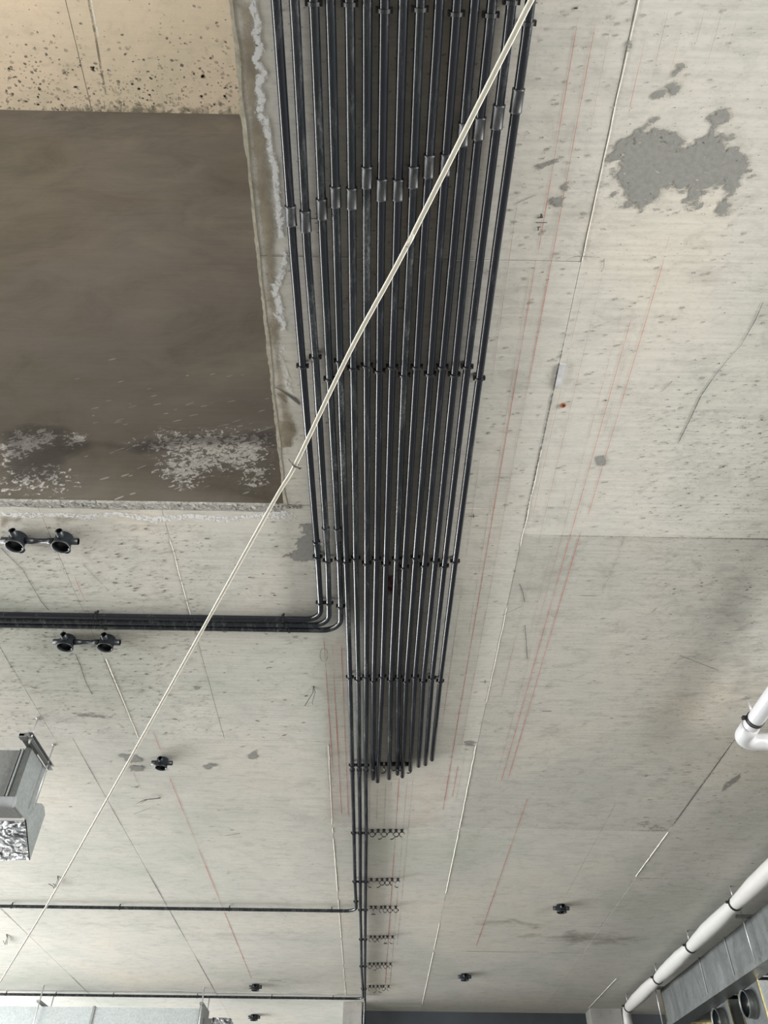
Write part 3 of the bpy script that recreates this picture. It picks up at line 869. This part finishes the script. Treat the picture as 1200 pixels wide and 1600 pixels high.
XS = [-.272, -.229, -.182, -.142, -.096, -.050, -.008, .038, .081, .122, .170, .211, .254, .299, .344]
cl_px = {
    0: [(472.7, 572), (496.3, 870)], 1: [(492.6, 558), (512, 876)], 2: [(515, 592), (530, 874)], 3: [(531, 564), (541, 877), (546.7, 1058)],
    4: [(552, 575), (555.7, 872), (559.7, 1061)], 5: [(573, 571), (573, 880), (572.3, 1057)], 6: [(592.7, 579.5), (588.3, 873), (583.7, 1063)],
    7: [(612.6, 573), (603, 881), (597.3, 1057)], 8: [(631.4, 586), (619.7, 873), (610.7, 1062)], 9: [(651, 573), (631.7, 886), (622.7, 1058)],
    10: [(672, 584), (649, 871), (634.7, 1064)], 11: [(691, 573), (663, 883), (648.3, 1057)], 12: [(709.7, 585), (680, 876), (661.3, 1064)],
    13: [(730, 573), (694, 884), (675, 1059)], 14: [(748.7, 591), (711, 877), (687.7, 1064)]}
top_px = {0: (430, -6), 2: (494, 5), 4: (547, 6), 6: (602, 16), 8: (657, 14), 10: (715, 21), 12: (771, 23), 13: (804, 3), 14: (829, 36), 1: (455, -20), 3: (517, -22), 5: (573, -20), 7: (630, -24), 9: (688, -20), 11: (745, -22)}
y60 = [435.6, 463, 492.5, 517.7, 547, 573.5, 599.7, 628.3, 654.4, 683, 710.2, 737, 763.2, 793, 821.5]
y389 = [458, 479.7, 505.3, 526.2, 550.2, 572.7, 594.8, 619, 641.3, 661.5, 686, 708.2, 728.6, 752, 775.3]
ends = {6: (583, 1216.7), 7: (590, 1220.7), 8: (608, 1216), 9: (621, 1209), 10: (628.7, 1213), 11: (641, 1203), 12: (654, 1196.7), 13: (664.7, 1194), 14: (675, 1186.7)}
cpl = [(323, 354), (330, 363), (311, 343), (291, 324), (293, 326), (259, 293), (278, 312), (278, 311), (257, 291), (239, 275), (237, 271), (188, 224), (179, 214), (159, 197), (133, 171)]
nth = ['leftmost', 'second', 'third', 'fourth', 'fifth', 'sixth', 'seventh', 'eighth', 'ninth', 'tenth', 'eleventh', 'twelfth', 'thirteenth', 'fourteenth', 'rightmost']
tails = ['turning left as the uppermost of three bends', 'turning left as the middle of three bends', 'turning left as the lowest of three bends',
         'running on and turning left halfway to the wall end', 'running on and turning left at the wall end', 'running straight on to the wall end',
         'stopping short just right of the three long ones', 'with the end hanging slantwise lowest of all', 'with a cut end over the clip row', 'with its cut end close beside the next',
         'with its cut end nearly touching the one before', 'with a cut end past the clip row', 'with a cut end just past the others', 'with a cut end second from the right', 'with the highest cut end']


def P2(u, v): return on(u, v, ZP)


def at_y(path, y):
    for i in range(len(path) - 1):
        a, b = path[i], path[i + 1]
        if (a.y - y) * (b.y - y) <= 0 and a.y != b.y: return a.lerp(b, (y - a.y) / (b.y - a.y)), (b - a).normalized()
    return path[-1], Vector((0, 1, 0))


def put_clip(root, p, ang=0.0):
    o = bpy.data.objects.new('pipe_clip', CL['slim' if ang else 'closed']); col.objects.link(o); o.parent = root
    o.location = p - root.location; o.rotation_euler = (0, 0, ang)
    return o


for i in range(15):
    wob = (lambda y, i=i: .0012 * noise.noise(Vector((y * 1.1, i * 5.5, 0))))
    pts = [Vector((XS[i], -1.9, ZP)), Vector((XS[i], -.5, ZP))]
    for p in [P2(y60[i], 60), P2(y389[i], 389)] + [P2(u, v) for u, v in cl_px[i]]: pts.append(p)
    extra = []
    if i <= 2:
        cx, yy = ((501.0, 968), (514.2, 977), (532.5, 985))[i]
        cor = P2(cx, yy); far = P2((0, 0, 0)[i], (961, 970, 978.3)[i]); far.y = cor.y + (far.y - cor.y) * 1.0
        far = cor + (far - cor) * 2.6; far.y = cor.y
        far = Vector((-4.9, cor.y, ZP))
        pts.append(P2(cx - .4, 942)); pts += arc(pts[-1], cor, far, (.075, .085, .095)[i]); pts.append(Vector((-1.2, cor.y, ZP))); pts.append(far)
    elif i == 3:
        pts += [P2(550.3, 1195), P2(553, 1303), P2(554.7, 1379)]; cor = P2(557, 1423.5)
        far = Vector((-6.2, cor.y - .01, ZP)); pts += arc(pts[-1], cor, far, .10); pts += [far]
    elif i == 4:
        pts += [P2(561.3, 1197), P2(562.8, 1302), P2(563, 1378), P2(563.2, 1422), P2(564.3, 1468), P2(564.7, 1510), P2(566.7, 1545)]; cor = P2(567, 1560.5)
        far = Vector((-8.5, cor.y, ZP)); pts += arc(pts[-1], cor, far, .09); pts += [far]
    elif i == 5:
        pts += [P2(571.7, 1197), P2(572.3, 1300), P2(571.5, 1378), P2(571, 1422), P2(570.7, 1468), P2(570.3, 1510), P2(570.3, 1545), P2(570.2, 1560)]
    else: pts.append(P2(*ends[i]))
    # thin the path into a gently wavy line
    path = []
    for k in range(len(pts) - 1):
        a, b = pts[k], pts[k + 1]; n = max(1, int((b - a).length / .30))
        for q in range(n): path.append(a.lerp(b, q / n))
    path.append(pts[-1])
    org = Vector((XS[i], pts[-1].y if i > 5 else 1.0, ZP))
    if i == 5:   # turn down on the wall end
        lp = path[-1]; path += [lp + Vector((0, .03, -.010)), lp + Vector((0, .045, -.04)), lp + Vector((0, .045, -.60))]
    m = MB(org); m.sweep(path, PR, 14)
    root = m.build('conduit', M['pipe_dusty' if i in (1, 2, 3, 4, 5, 8) else 'pipe'])
    lead = nth[i] if i in (0, 14) else nth[i] + ' from the left'
    tag(root, 'black conduit, %s, %s' % (lead, tails[i]), 'conduit', 'black conduits in a row under the ceiling')
    ya = P2(573, cpl[i][0]).y; yb = P2(573, cpl[i][1]).y; p, d = at_y(path, (ya + yb) / 2); coupling(root, p, d, yb - ya)
    for u, v in [top_px[i]] + cl_px[i]:
        p, d = at_y(path, P2(u, v).y); put_clip(root, p)
    if i < 3:
        v = ((857,), (836,), (836,))[i][0]; p, d = at_y(path, P2(510, v).y); coupling(root, p, d, .095, PR + .0022, 'pipe_dusty' if i == 0 else 'coupling', True)
        p, d = at_y(path, P2(500, (942, 942, 947)[i]).y); put_clip(root, p)
        for ux in ((443, 154)[0:2]):
            x = P2(ux + 0, 970).x + (0.0, .012, .022)[i] + (0 if ux > 300 else .0)
            put_clip(root, Vector((x, cor.y, ZP)), math.pi / 2)
        put_clip(root, Vector((-2.9, cor.y, ZP)), math.pi / 2)
    if 3 <= i <= 5:
        rows = [1196, 1302, 1378] + ([1409] if i == 3 else [1422, 1468, 1510, 1545])
        for v in rows:
            p, d = at_y(path, P2(560, v).y); put_clip(root, p)
        p, d = at_y(path, P2(560, 1208).y); coupling(root, p, d, .10, PR + .0022, 'pipe_dusty', True)
        if i == 4:
            for u in (14, 90, 178, 308, 424, 520): put_clip(root, Vector((P2(u, 1557).x, cor.y, ZP)), math.pi / 2)
        if i == 3:
            for u in (22, 188, 358, 518): put_clip(root, Vector((P2(u, 1420).x, cor.y - .003, ZP)), math.pi / 2)

# empty clips waiting in rows
rows = [(1198, [585.8, 596, 604, 615, 624, 636], 'behind the cut pipe ends', ['half', 'hang_right', 'half', 'shut', 'shut', 'hang_right']),
        (1302, [581.7, 591, 600, 610, 619, 628], 'in first row past pipe ends', ['shut', 'hang_right', 'shut', 'hang_right', 'shut', 'half']),
        (1378, [580, 589, 597, 605, 612.7, 621.7], 'in second row past pipe ends', ['hang_left', 'hang_right', 'shut', 'shut', 'half', 'hang_left']),
        (1421, [580, 586.7, 595.7, 601.7, 609.3, 618.3], 'in third row past pipe ends', ['hang_right', 'hang_left', 'half', 'shut', 'shut', 'shut']),
        (1467, [579.3, 585.7, 593.3, 599.3, 605, 613.3], 'in third row from wall end', ['half', 'shut', 'half', 'hang_right', 'hang_left', 'hang_left']),
        (1509, [577.7, 584.3, 590.3, 596.7, 602.3, 610], 'in second row from wall end', ['shut', 'hang_right', 'shut', 'half', 'shut', 'half']),
        (1544, [578, 583.7, 590, 595.7, 599.3, 607.3], 'in the row nearest the wall end', ['half', 'hang_right', 'half', 'hang_left', 'shut', 'half'])]
st6 = ['leftmost', 'second from left', 'third from left', 'third from right', 'second from right', 'rightmost']
state = {'shut': 'closed', 'hang_left': 'open', 'hang_right': 'open', 'half': 'half-open'}
for v, us_, where, kinds in rows:
    for k, (u, kd) in enumerate(zip(us_, kinds)):
        p = on(u, v, ZP + .002); p.z = CEIL - .030 * 1.18
        o = link('pipe_clip', CL[kd], None, p); o.scale = (1.18, 1.18, 1.18); o.rotation_euler = (0, 0, R.uniform(-.12, .12))
        tag(o, 'empty %s black clip, %s %s' % (state[kd], st6[k], where), 'pipe clip', 'empty black clips on the ceiling')

# ------------------------------------------------------------------ junction boxes


def jbox_body(m, c, r=.036, h=.060):
    """round deep box, open downwards; c is its centre on the slab"""
    m.lathe([(.0005, 0), (r * .93, 0), (r * .95, -h * .9), (r, -h * .9), (r, -h), (r * .90, -h), (r * .88, -.012), (.0005, -.012)], c, 28)


def make_box(name, cs, label, rot=0.0, r=.040, r_sp=.0152, group=None):
    root = empty(name, (cs[0][0], cs[0][1], CEIL)); tag(root, label, 'junction box', group)
    for n_, (cx, cy) in enumerate(cs):
        c = Vector((cx, cy, CEIL)); m = MB(c); jbox_body(m, c, r); body = m.build('box_body', M['box'], root)
        m = MB(c); m.lathe([(r * .885, -.0545), (r * .87, -.0135), (.0005, -.0135)], c, 28)
        m.build('box_inside', M['boxin'], root)
        for a in (0, 90, 180, 270):
            an = math.radians(a) + rot; d = Vector((math.cos(an), math.sin(an), 0))
            if len(cs) == 2 and ((n_ == 0 and a == 0) or (n_ == 1 and a == 180)): continue
            c2 = c + Vector((0, 0, -.026)); m = MB(c2 + d * r); m.sweep([c2 + d * (r * .82), c2 + d * (r + .026), c2 + d * (r + .026), c2 + d * (r + .004)], [r_sp, r_sp, r_sp * .8, r_sp * .8], 16, caps=False)
            m.build('spout', M['box'], root)
        for a in (40, 220):
            an = math.radians(a); s = c + Vector((math.cos(an) * r * .86, math.sin(an) * r * .86, -.050)); m = MB(s)
            m.lathe([(.0005, -.004), (.0035, -.004), (.0035, .002), (.0005, .002)], s, 10); m.build('screw', M['screw'], root)
    if len(cs) == 2:
        a = Vector((cs[0][0], cs[0][1], CEIL - .026)); b = Vector((cs[1][0], cs[1][1], CEIL - .026)); d = (b - a).normalized(); L = (b - a).length
        m = MB(a); m.sweep([a + d * r * .9, a + d * (r + .028), a + d * (r + .028), a + d * (r + .045), b - d * (r + .028), b - d * (r + .028), b - d * r * .9], [.0145, .0135, .0128, .011, .011, .0135, .0145], 16)
        m.build('link_pipe', M['box'], root)
    return root


def bxy(u, v): p = on(u, v, CEIL - .03); return (p.x, p.y)


a = bxy(26, 846); make_box('junction_box', [a, (a[0] + .200, a[1] - .002)], 'pair of linked round black junction boxes just beyond the shaft opening', group='linked junction boxes')
a = bxy(104, 1004); make_box('junction_box', [a, (a[0] + .202, a[1] - .002)], 'pair of linked round black junction boxes below the three left-turning conduits', group='linked junction boxes')
for (u, v, lb, r) in ((253, 1193, 'single round black junction box right of a grey mortar patch and the white cable', .038), (399, 1543, 'small dark junction box just above the far left-running conduit', .046),
                      (397, 1590, 'small dark junction box at the bottom edge beyond the far conduit', .050), (726, 1527, 'dark junction box low down right of the long white mortar seam', .046),
                      (877, 1420, 'lone dark junction box on the right half, above a brown smear', .044)):
    make_box('junction_box', [bxy(u, v)], lb, r=r, r_sp=.0135 * r / .036, group='single junction boxes')

# ------------------------------------------------------------------ ivory twin cable stretched below the ceiling
ctrl = [(830, 0), (638, 380), (546, 550.6), (462, 725), (427.5, 784), (319, 979), (233, 1133), (167, 1250), (72, 1417), (0, 1535)]
A = (830., 0.); dep0, k_ = 1.0, -.73 / 1540
cp = []
for u, v in ctrl:
    dep = 1.0 / (1.0 + k_ * v)
    d = ray(u, v) / F_PX
    cp.append(Vector((0, 0, EYE)) + d * dep)
cp = [cp[0] + (cp[0] - cp[1]).normalized() * 3.2] + cp + [cp[-1] + (cp[-1] - cp[-2]).normalized() * 4.0]
sec = []
for cxs in (-1, 1):
    for k in range(9):
        a = (-75 + 150 * k / 8) * math.pi / 180 * -cxs
        sec.append((cxs * (.95 + .9 * math.cos(a)), cxs * .9 * math.sin(a)))
m = MB(cp[4])
# smooth path
path = []
for i in range(len(cp) - 1):
    p0 = cp[max(0, i - 1)]; p1 = cp[i]; p2 = cp[i + 1]; p3 = cp[min(len(cp) - 1, i + 2)]
    for q in range(8):
        t = q / 8
        path.append(p1.lerp(p2, t) if i in (0, len(cp) - 2) else .5 * ((2 * p1) + (p2 - p0) * t + (2 * p0 - 5 * p1 + 4 * p2 - p3) * t * t + (3 * p1 - p0 - 3 * p2 + p3) * t ** 3))
path.append(cp[-1])
m.sweep(path, .0021, section=sec, up=(0.0, 0, 1))
cable = m.build('cable', M['cable']); tag(cable, 'ivory twin-core cable stretched diagonally in front of the whole ceiling', 'cable')
tp = cp[4]; td = (cp[5] - cp[3]).normalized(); sd = td.cross(Vector((0, 0, 1))).normalized(); up_ = sd.cross(td)
m = MB(tp)
rg = [tp + sd * .0056 * math.cos(a) + up_ * .0034 * math.sin(a) + td * .001 * a for a in [k * math.pi / 8 for k in range(18)]]
m.sweep([tp - sd * .018 + td * -.009 + up_ * -.004, tp - sd * .012 + td * -.004 - up_ * .004, tp - sd * .003 - up_ * .0045] + [tp + sd * .006 + td * .003 - up_ * .003, tp + sd * .011 + td * .006, tp + sd * .014 + td * .0045, tp + sd * .012 + td * .009, tp + sd * .008 + td * .007], .0010, 6)
m.sweep(rg, .0010, 6)
m.build('wire_tie', M['wire'], cable)

# ------------------------------------------------------------------ wire ends hanging from the slab
for (pts, lb) in (([(490, 1071), (489, 1082), (484, 1090), (478, 1100), (476, 1103)], 'short twisted wire end hanging left of the long conduits'),
                  ([(251, 1247), (240, 1248), (225, 1250), (213, 1256)], 'forked wire end hanging below the single junction box'),
                  ([(90, 1368), (90, 1375), (84, 1388), (82, 1384), (76, 1381)], 'wire end hanging left of the cable above the long conduit'),
                  ([(10, 1459), (11, 1465), (8, 1476), (5, 1470)], 'wire end at the left edge below the long conduit'),
                  ([(706, 1582), (700, 1588), (694, 1596), (690, 1600)], 'wire end hanging before the dark far wall')):
    n = len(pts); P_ = [on(u, v, CEIL + .002 if i == 0 else CEIL - .010 * i) for i, (u, v) in enumerate(pts)]
    m = MB(P_[0]); m.sweep(P_, .0014 * (1 + P_[0].y * .12), 6)
    P3 = [p + Vector((.012 * i, -.008 * i, -.002 * i)) for i, p in enumerate(P_)]; P3[0] = P_[0]
    m.sweep(P3, .0012 * (1 + P_[0].y * .12), 6)
    tag(m.build('wire_end', M['wire']), lb, 'wire', 'wire ends')

# ------------------------------------------------------------------ white drain pipe on the right
ZW = EYE + 2.115
pr = .043
px_, p2x = 2.055, 2.965
near = Vector((px_, -2.0, ZW)); c1 = Vector((px_, 3.98, ZW)); c2 = Vector((p2x, 3.98, ZW)); farp = Vector((p2x, 10.33, ZW))
root = empty('drain_pipe', (p2x, 6, ZW)); tag(root, 'white drain pipe with an elbow, running off wrapped toward the far column', 'pipe')
m = MB(c1); m.sweep([near, Vector((px_, 3.78, ZW))] + arc(near, c1, c2, .09, 12) + [Vector((p2x - .11, 3.98, ZW))], pr, 24); m.build('bare_pipe', M['pvc'], root)
m = MB(c1); el = [Vector((px_, 3.80, ZW)), Vector((px_, 3.86, ZW))] + arc(near, c1, c2, .085, 12) + [Vector((px_ + .12, 3.98, ZW)), Vector((px_ + .17, 3.98, ZW))]
m.sweep(el, pr + .0045, 24); m.build('elbow', M['pvc'], root)
straps = [5.5, 6.70, 7.90, 9.03, 10.28]
pts = arc(c1, c2, farp, .10, 10); rad = [.048] * len(pts)
y = 4.12
while y < 10.33:
    dmin = min(abs(y - s) for s in straps); q = min(1, dmin / .55)
    pts.append(Vector((p2x + .006 * noise.noise(Vector((y * 2.1, 0, 0))), y, ZW + .004 * noise.noise(Vector((y * 2.7, 4, 0)))))); rad.append(.047 + .016 * math.sin(q * math.pi / 2) + .003 * noise.noise(Vector((y * 6, 0, 3)))); y += .05
pts += [Vector((p2x, 10.36, ZW - .01)), Vector((p2x + .005, 10.42, ZW - .05)), Vector((p2x + .01, 10.44, ZW - .12)), Vector((p2x + .01, 10.44, ZW - .30)), Vector((p2x + .01, 10.44, ZW - 1.5))]
rad += [.048, .046, .05, .055, .055]
m = MB(c2); m.sweep(pts, rad, 20); m.build('wrapping', M['white'], root)


def strap(root, x, y, z, r, side=-1):
    e = MB((x, y, z)); s = []
    for o_ in (-.011, .006):
        e.lathe([(r, -.004), (r + .004, -.004), (r + .004, .004), (r, .004)], (x, y + o_, z), 24, Matrix.Rotation(math.pi / 2, 3, 'X'), closed=True)
    e.box((x - r - .022, y - .012, z + .004), (x - r + .002, y + .010, z + .020))
    st = e.build('strap', M['clip'], root)
    m = MB((x, y, z)); m.sweep([(x, y, z + r), (x, y, CEIL + .002)], .0045, 8); m.build('hanger_rod', M['rod'], root)
    m = MB((x, y, z)); m.lathe([(.0005, 0), (.013, 0), (.013, -.003), (.0005, -.003)], (x, y, CEIL), 14); m.build('rod_plate', M['galv_dark'], root)


for s in straps: strap(root, p2x, s, ZW, .050)
strap(root, px_, 3.74, ZW, pr + .001); strap(root, px_, 2.2, ZW, pr + .001)

# ------------------------------------------------------------------ galvanised duct on the right with its hangers
TH = math.atan(-.04)
root = empty('air_duct', (3.2, 7.0, EYE + 2.11)); root.rotation_euler = (0, 0, math.atan(.04)); tag(root, 'long rectangular galvanised air duct hung beside the white wrapped pipe', 'duct')


def local(m, name, mat, parent, loc=(0, 0, 0)):
    o = link(name, m.mesh(name, mat), parent, loc); bm = bmesh.new(); bm.from_mesh(o.data); bmesh.ops.recalc_face_normals(bm, faces=bm.faces); bm.to_mesh(o.data); bm.free()
    return o


yb = [-4.2, -1.8, -.6, .6, 1.25, 2.43]
for k in range(len(yb) - 1):
    m = MB(); y0, y1 = yb[k], yb[k + 1]; n = 14; vs = []; fs = []
    # sheet sides buckle slightly between the joints
    for j in range(7):
        for i in range(n + 1):
            q = i / n; h = j / 6
            vs.append((-.004 * math.sin(math.pi * q) * math.sin(math.pi * h) * (1 if k % 2 else -1) + .002 * noise.noise(Vector((q * 4, h * 4, k))), y0 + .006 + (y1 - y0 - .012) * q, -.30 * h))
    for j in range(6):
        for i in range(n): a = j * (n + 1) + i; fs.append((a, a + 1, a + n + 2, a + n + 1))
    m.add(vs, fs, True); m.box((.003, y0 + .006, -.298), (.6, y1 - .006, -.002))
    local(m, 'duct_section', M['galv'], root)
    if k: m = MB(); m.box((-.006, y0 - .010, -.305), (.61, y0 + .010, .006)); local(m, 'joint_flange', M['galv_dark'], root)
m = MB(); m.box((-.012, -4.2, -.345), (.16, 2.43, -.302)); local(m, 'bottom_flange', M['galv'], root)
m = MB(); m.box((-.004, 2.425, -.31), (.61, 2.445, .006)); local(m, 'end_flange', M['gold'], root)
for y in (-2.9, .05, 2.45):
    m = MB(); m.box((-.10 if y < 2 else -.07, y - .02, .004), (.72, y + .02, .026)); local(m, 'support_bar', M['galv_dark'], root)
    m = MB(); m.sweep([(-.05, y, -.33), (-.05, y, CEIL - EYE - 2.11 + .002)], .0055, 8); local(m, 'hanger_rod', M['rod'], root)
    m = MB(); m.sweep([(.68, y, -.33), (.68, y, CEIL - EYE - 2.11 + .002)], .0055, 8); local(m, 'hanger_rod', M['rod'], root)

# boxes with round collars under the duct
for n_, (yc, lb) in enumerate(((8.46, 'foil-edged metal outlet box with a round dark collar, farther one under the duct'), (7.78, 'foil-edged metal outlet box with a round dark collar, nearer one at the right edge'))):
    x0 = 3.20 - .04 * (yc - 7) + .17; z1 = EYE + 1.765; z0 = z1 - .34; y0, y1 = yc - .24, yc + .24
    root = empty('outlet_box', (x0, yc, z0)); tag(root, lb, 'duct box', 'outlet boxes under the duct')
    m = MB((x0, yc, z0)); m.box((x0, y0, z0), (x0 + .5, y1, z1)); m.build('box_body', M['galv'], root)
    for a, b in (((x0 - .008, y0 - .008, z0 - .008), (x0 + .004, y0 + .004, z1)), ((x0 - .008, y0 - .008, z0 - .008), (x0 + .51, y0 + .004, z0 + .004)), ((x0 - .008, y1 - .004, z0 - .008), (x0 + .004, y1 + .008, z1)), ((x0 - .008, y0, z0 - .008), (x0 + .004, y1, z0 + .004))):
        m = MB((x0, yc, z0)); m.box(a, b); m.build('edge_trim', M['gold'], root)
    rx = Matrix.Rotation(-math.pi / 2, 3, 'Y'); cc = (x0, yc - .02, z1 - .135)
    m = MB(cc); m.lathe([(.112, 0), (.112, .02), (.105, .03), (.105, .075), (.110, .080), (.100, .080), (.098, .0)], cc, 28, rx); m.build('collar', M['galv'], root)
    m = MB(cc); m.lathe([(.097, .070), (.096, .004), (.0005, .004)], cc, 28, rx); m.build('collar_inside', M['boxin'], root)

# ------------------------------------------------------------------ fan unit hanging at the left edge
Z_ = lambda r: EYE + r
root = empty('fan_unit', (-2.4, 4.2, Z_(1.8))); tag(root, 'hung galvanised fan unit with foil-covered box cut by the left edge', 'fan unit')
x1 = -2.0
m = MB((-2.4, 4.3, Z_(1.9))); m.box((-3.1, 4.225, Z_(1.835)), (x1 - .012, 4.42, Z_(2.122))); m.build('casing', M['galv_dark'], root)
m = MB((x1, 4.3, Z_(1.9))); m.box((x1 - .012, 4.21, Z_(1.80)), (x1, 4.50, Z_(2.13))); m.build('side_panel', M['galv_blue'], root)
m = MB((x1, 4.2, Z_(1.9))); m.box((x1 - .030, 4.19, Z_(1.81)), (x1 - .002, 4.212, Z_(2.122))); m.build('corner_post', M['galv'], root)
m = MB((x1, 4.2, Z_(1.9))); m.box((x1 - .044, 4.182, Z_(1.83)), (x1 - .037, 4.225, Z_(2.115))); m.build('corner_post', M['galv_blue'], root)
m = MB((x1, 4.2, Z_(1.9))); m.box((x1 - .060, 4.190, Z_(1.83)), (x1 - .055, 4.225, Z_(2.115))); m.build('corner_post', M['galv_dark'], root)
m = MB((x1, 4.2, Z_(2.1))); m.box((x1 + .020, 4.05, Z_(2.118)), (x1 + .024, 4.47, Z_(2.146))); m.box((x1 + .020, 4.05, Z_(2.142)), (x1 + .046, 4.47, Z_(2.146)))
m.box((x1 + .020, 4.05, Z_(2.118)), (x1 + .046, 4.47, Z_(2.122))); m.box((x1 - .030, 4.06, Z_(2.120)), (x1 + .020, 4.10, Z_(2.146))); m.build('support_channel', M['galv_dark'], root)
m = MB((x1, 4.2, Z_(2.1)))
m.box((x1 - .03, 4.06, Z_(2.128)), (x1, 4.30, Z_(2.140))); m.build('bracket', M['galv'], root)
xx = x1 + .034
for y_, zb_ in ((4.08, 2.09), (4.40, 1.855)):
    m = MB((xx, y_, Z_(2.1))); m.sweep([(xx, y_, Z_(zb_)), (xx, y_, CEIL + .002)], .0050, 10)
    m.build('hanger_rod', M['rod'], root)
    m = MB((xx, y_, CEIL)); m.lathe([(.0005, 0), (.012, 0), (.012, -.003), (.0005, -.003)], (xx, y_, CEIL), 12); m.build('rod_plate', M['galv_dark'], root)
    m = MB((xx, y_, Z_(2.1))); m.lathe([(.0005, 0), (.010, 0), (.010, -.009), (.0005, -.009)], (xx, y_, Z_(2.118)), 6); m.build('nut', M['galv_dark'], root)
# canvas roll and drip lip below the front
rp = []; rd = []
for k in range(14):
    x = -3.05 + (x1 + .018 + 3.05) * k / 13; rp.append((x, 4.180 + .006 * noise.noise(Vector((x * 6, 1, 0))), Z_(1.795) + .008 * noise.noise(Vector((x * 7, 2, 0))))); rd.append(.028 + .006 * noise.noise(Vector((x * 8, 5, 0))))
m = MB((-2.1, 4.2, Z_(1.8))); m.sweep(rp, rd, 12); m.build('canvas_roll', plain('grey_canvas', (.30, .315, .335), .8, var=.2, scale=14, bmp=.6), root)
m = MB((-2.1, 4.3, Z_(1.8))); m.box((-3.1, 4.235, Z_(1.796)), (x1 - .0125, 4.425, Z_(1.834))); m.build('drip_tray', M['galv_dark'], root)
m = MB((-2.1, 4.4, Z_(1.8))); m.box((-3.1, 4.400, Z_(1.785)), (x1 - .001, 4.418, Z_(1.7995))); m.build('tray_lip', M['white'], root)
# plenum with sloping foil underside
prof = [(4.428, 1.80), (4.502, 1.93), (4.56, 1.952), (4.61, 1.955), (4.66, 1.925), (4.65, 1.655)]
vs = [(x1 + .004, y_, Z_(z_)) for y_, z_ in prof] + [(-3.1, y_, Z_(z_)) for y_, z_ in prof]
m = MB((x1, 4.6, Z_(1.8))); m.add(vs, [(0, 1, 2, 3, 4, 5), (11, 10, 9, 8, 7, 6)] + [(i, (i + 1) % 6, 6 + (i + 1) % 6, 6 + i) for i in range(5)]); m.build('plenum', M['galv_blue'], root)
vs = []; fs = []; nx = 34; ny = 12
for j in range(ny + 1):
    for i in range(nx + 1):
        q = j / ny; x = -3.1 + (x1 + 3.1) * i / nx; y_ = 4.43 + (4.645 - 4.43) * q; z_ = 1.80 + (1.658 - 1.80) * q
        b_ = .016 * noise.noise(Vector((x * 11, q * 5, 2))) + .008 * noise.noise(Vector((x * 30, q * 11, 7)))
        vs.append((x, y_, Z_(z_) - .006 + b_))
for j in range(ny):
    for i in range(nx): a = j * (nx + 1) + i; fs.append((a, a + 1, a + nx + 2, a + nx + 1))
m = MB((-2.4, 4.6, Z_(1.7))); m.add(vs, fs, False); m.build('foil_cover', M['foil'], root)

# ------------------------------------------------------------------ far duct at the bottom left
root = empty('air_duct', (-3.4, 10.45, Z_(1.9))); tag(root, 'pale blue-grey duct hanging beyond the far conduit at bottom left', 'duct')
for a, b in ((-7.2, -5.0), (-4.98, -3.17), (-3.15, -1.955)):
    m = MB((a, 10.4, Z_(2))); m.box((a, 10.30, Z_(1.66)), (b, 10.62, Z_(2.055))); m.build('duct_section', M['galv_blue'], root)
m = MB((-3.16, 10.3, Z_(2))); m.box((-3.172, 10.285, Z_(1.65)), (-3.148, 10.63, Z_(2.065))); m.build('joint_flange', M['galv_dark'], root)
m = MB((-1.94, 10.3, Z_(2))); m.box((-1.955, 10.285, Z_(1.64)), (-1.90, 10.63, Z_(2.08))); m.build('end_flange', M['galv'], root)
for xx in (-3.78, -1.93):
    m = MB((xx, 10.4, Z_(2.07))); m.box((xx - .02, 10.20, Z_(2.078)), (xx + .02, 10.68, Z_(2.10))); m.build('support_channel', M['galv_dark'], root)
    for y_ in (10.245, 10.655):
        m = MB((xx, y_, Z_(2))); m.sweep([(xx, y_, Z_(1.62)), (xx, y_, CEIL + .002)], .008, 8); m.build('hanger_rod', M['rod'], root)
m = MB((-1.75, 10.5, Z_(1.8))); m.box((-1.90, 10.36, Z_(1.60)), (-1.60, 10.60, Z_(1.97))); m.build('end_box', M['galv_dark'], root)
vs = []; fs = []
for j in range(9):
    for i in range(13):
        x = -1.80 + .22 * i / 12; z_ = 1.97 - .35 * j / 8
        vs.append((x, 10.33 + .03 * noise.noise(Vector((x * 25, z_ * 25, 1))) - .01, Z_(z_)))
for j in range(8):
    for i in range(12): a = j * 13 + i; fs.append((a, a + 1, a + 14, a + 13))
m = MB((-1.7, 10.35, Z_(1.8))); m.add(vs, fs); m.build('foil_cover', M['foil'], root)
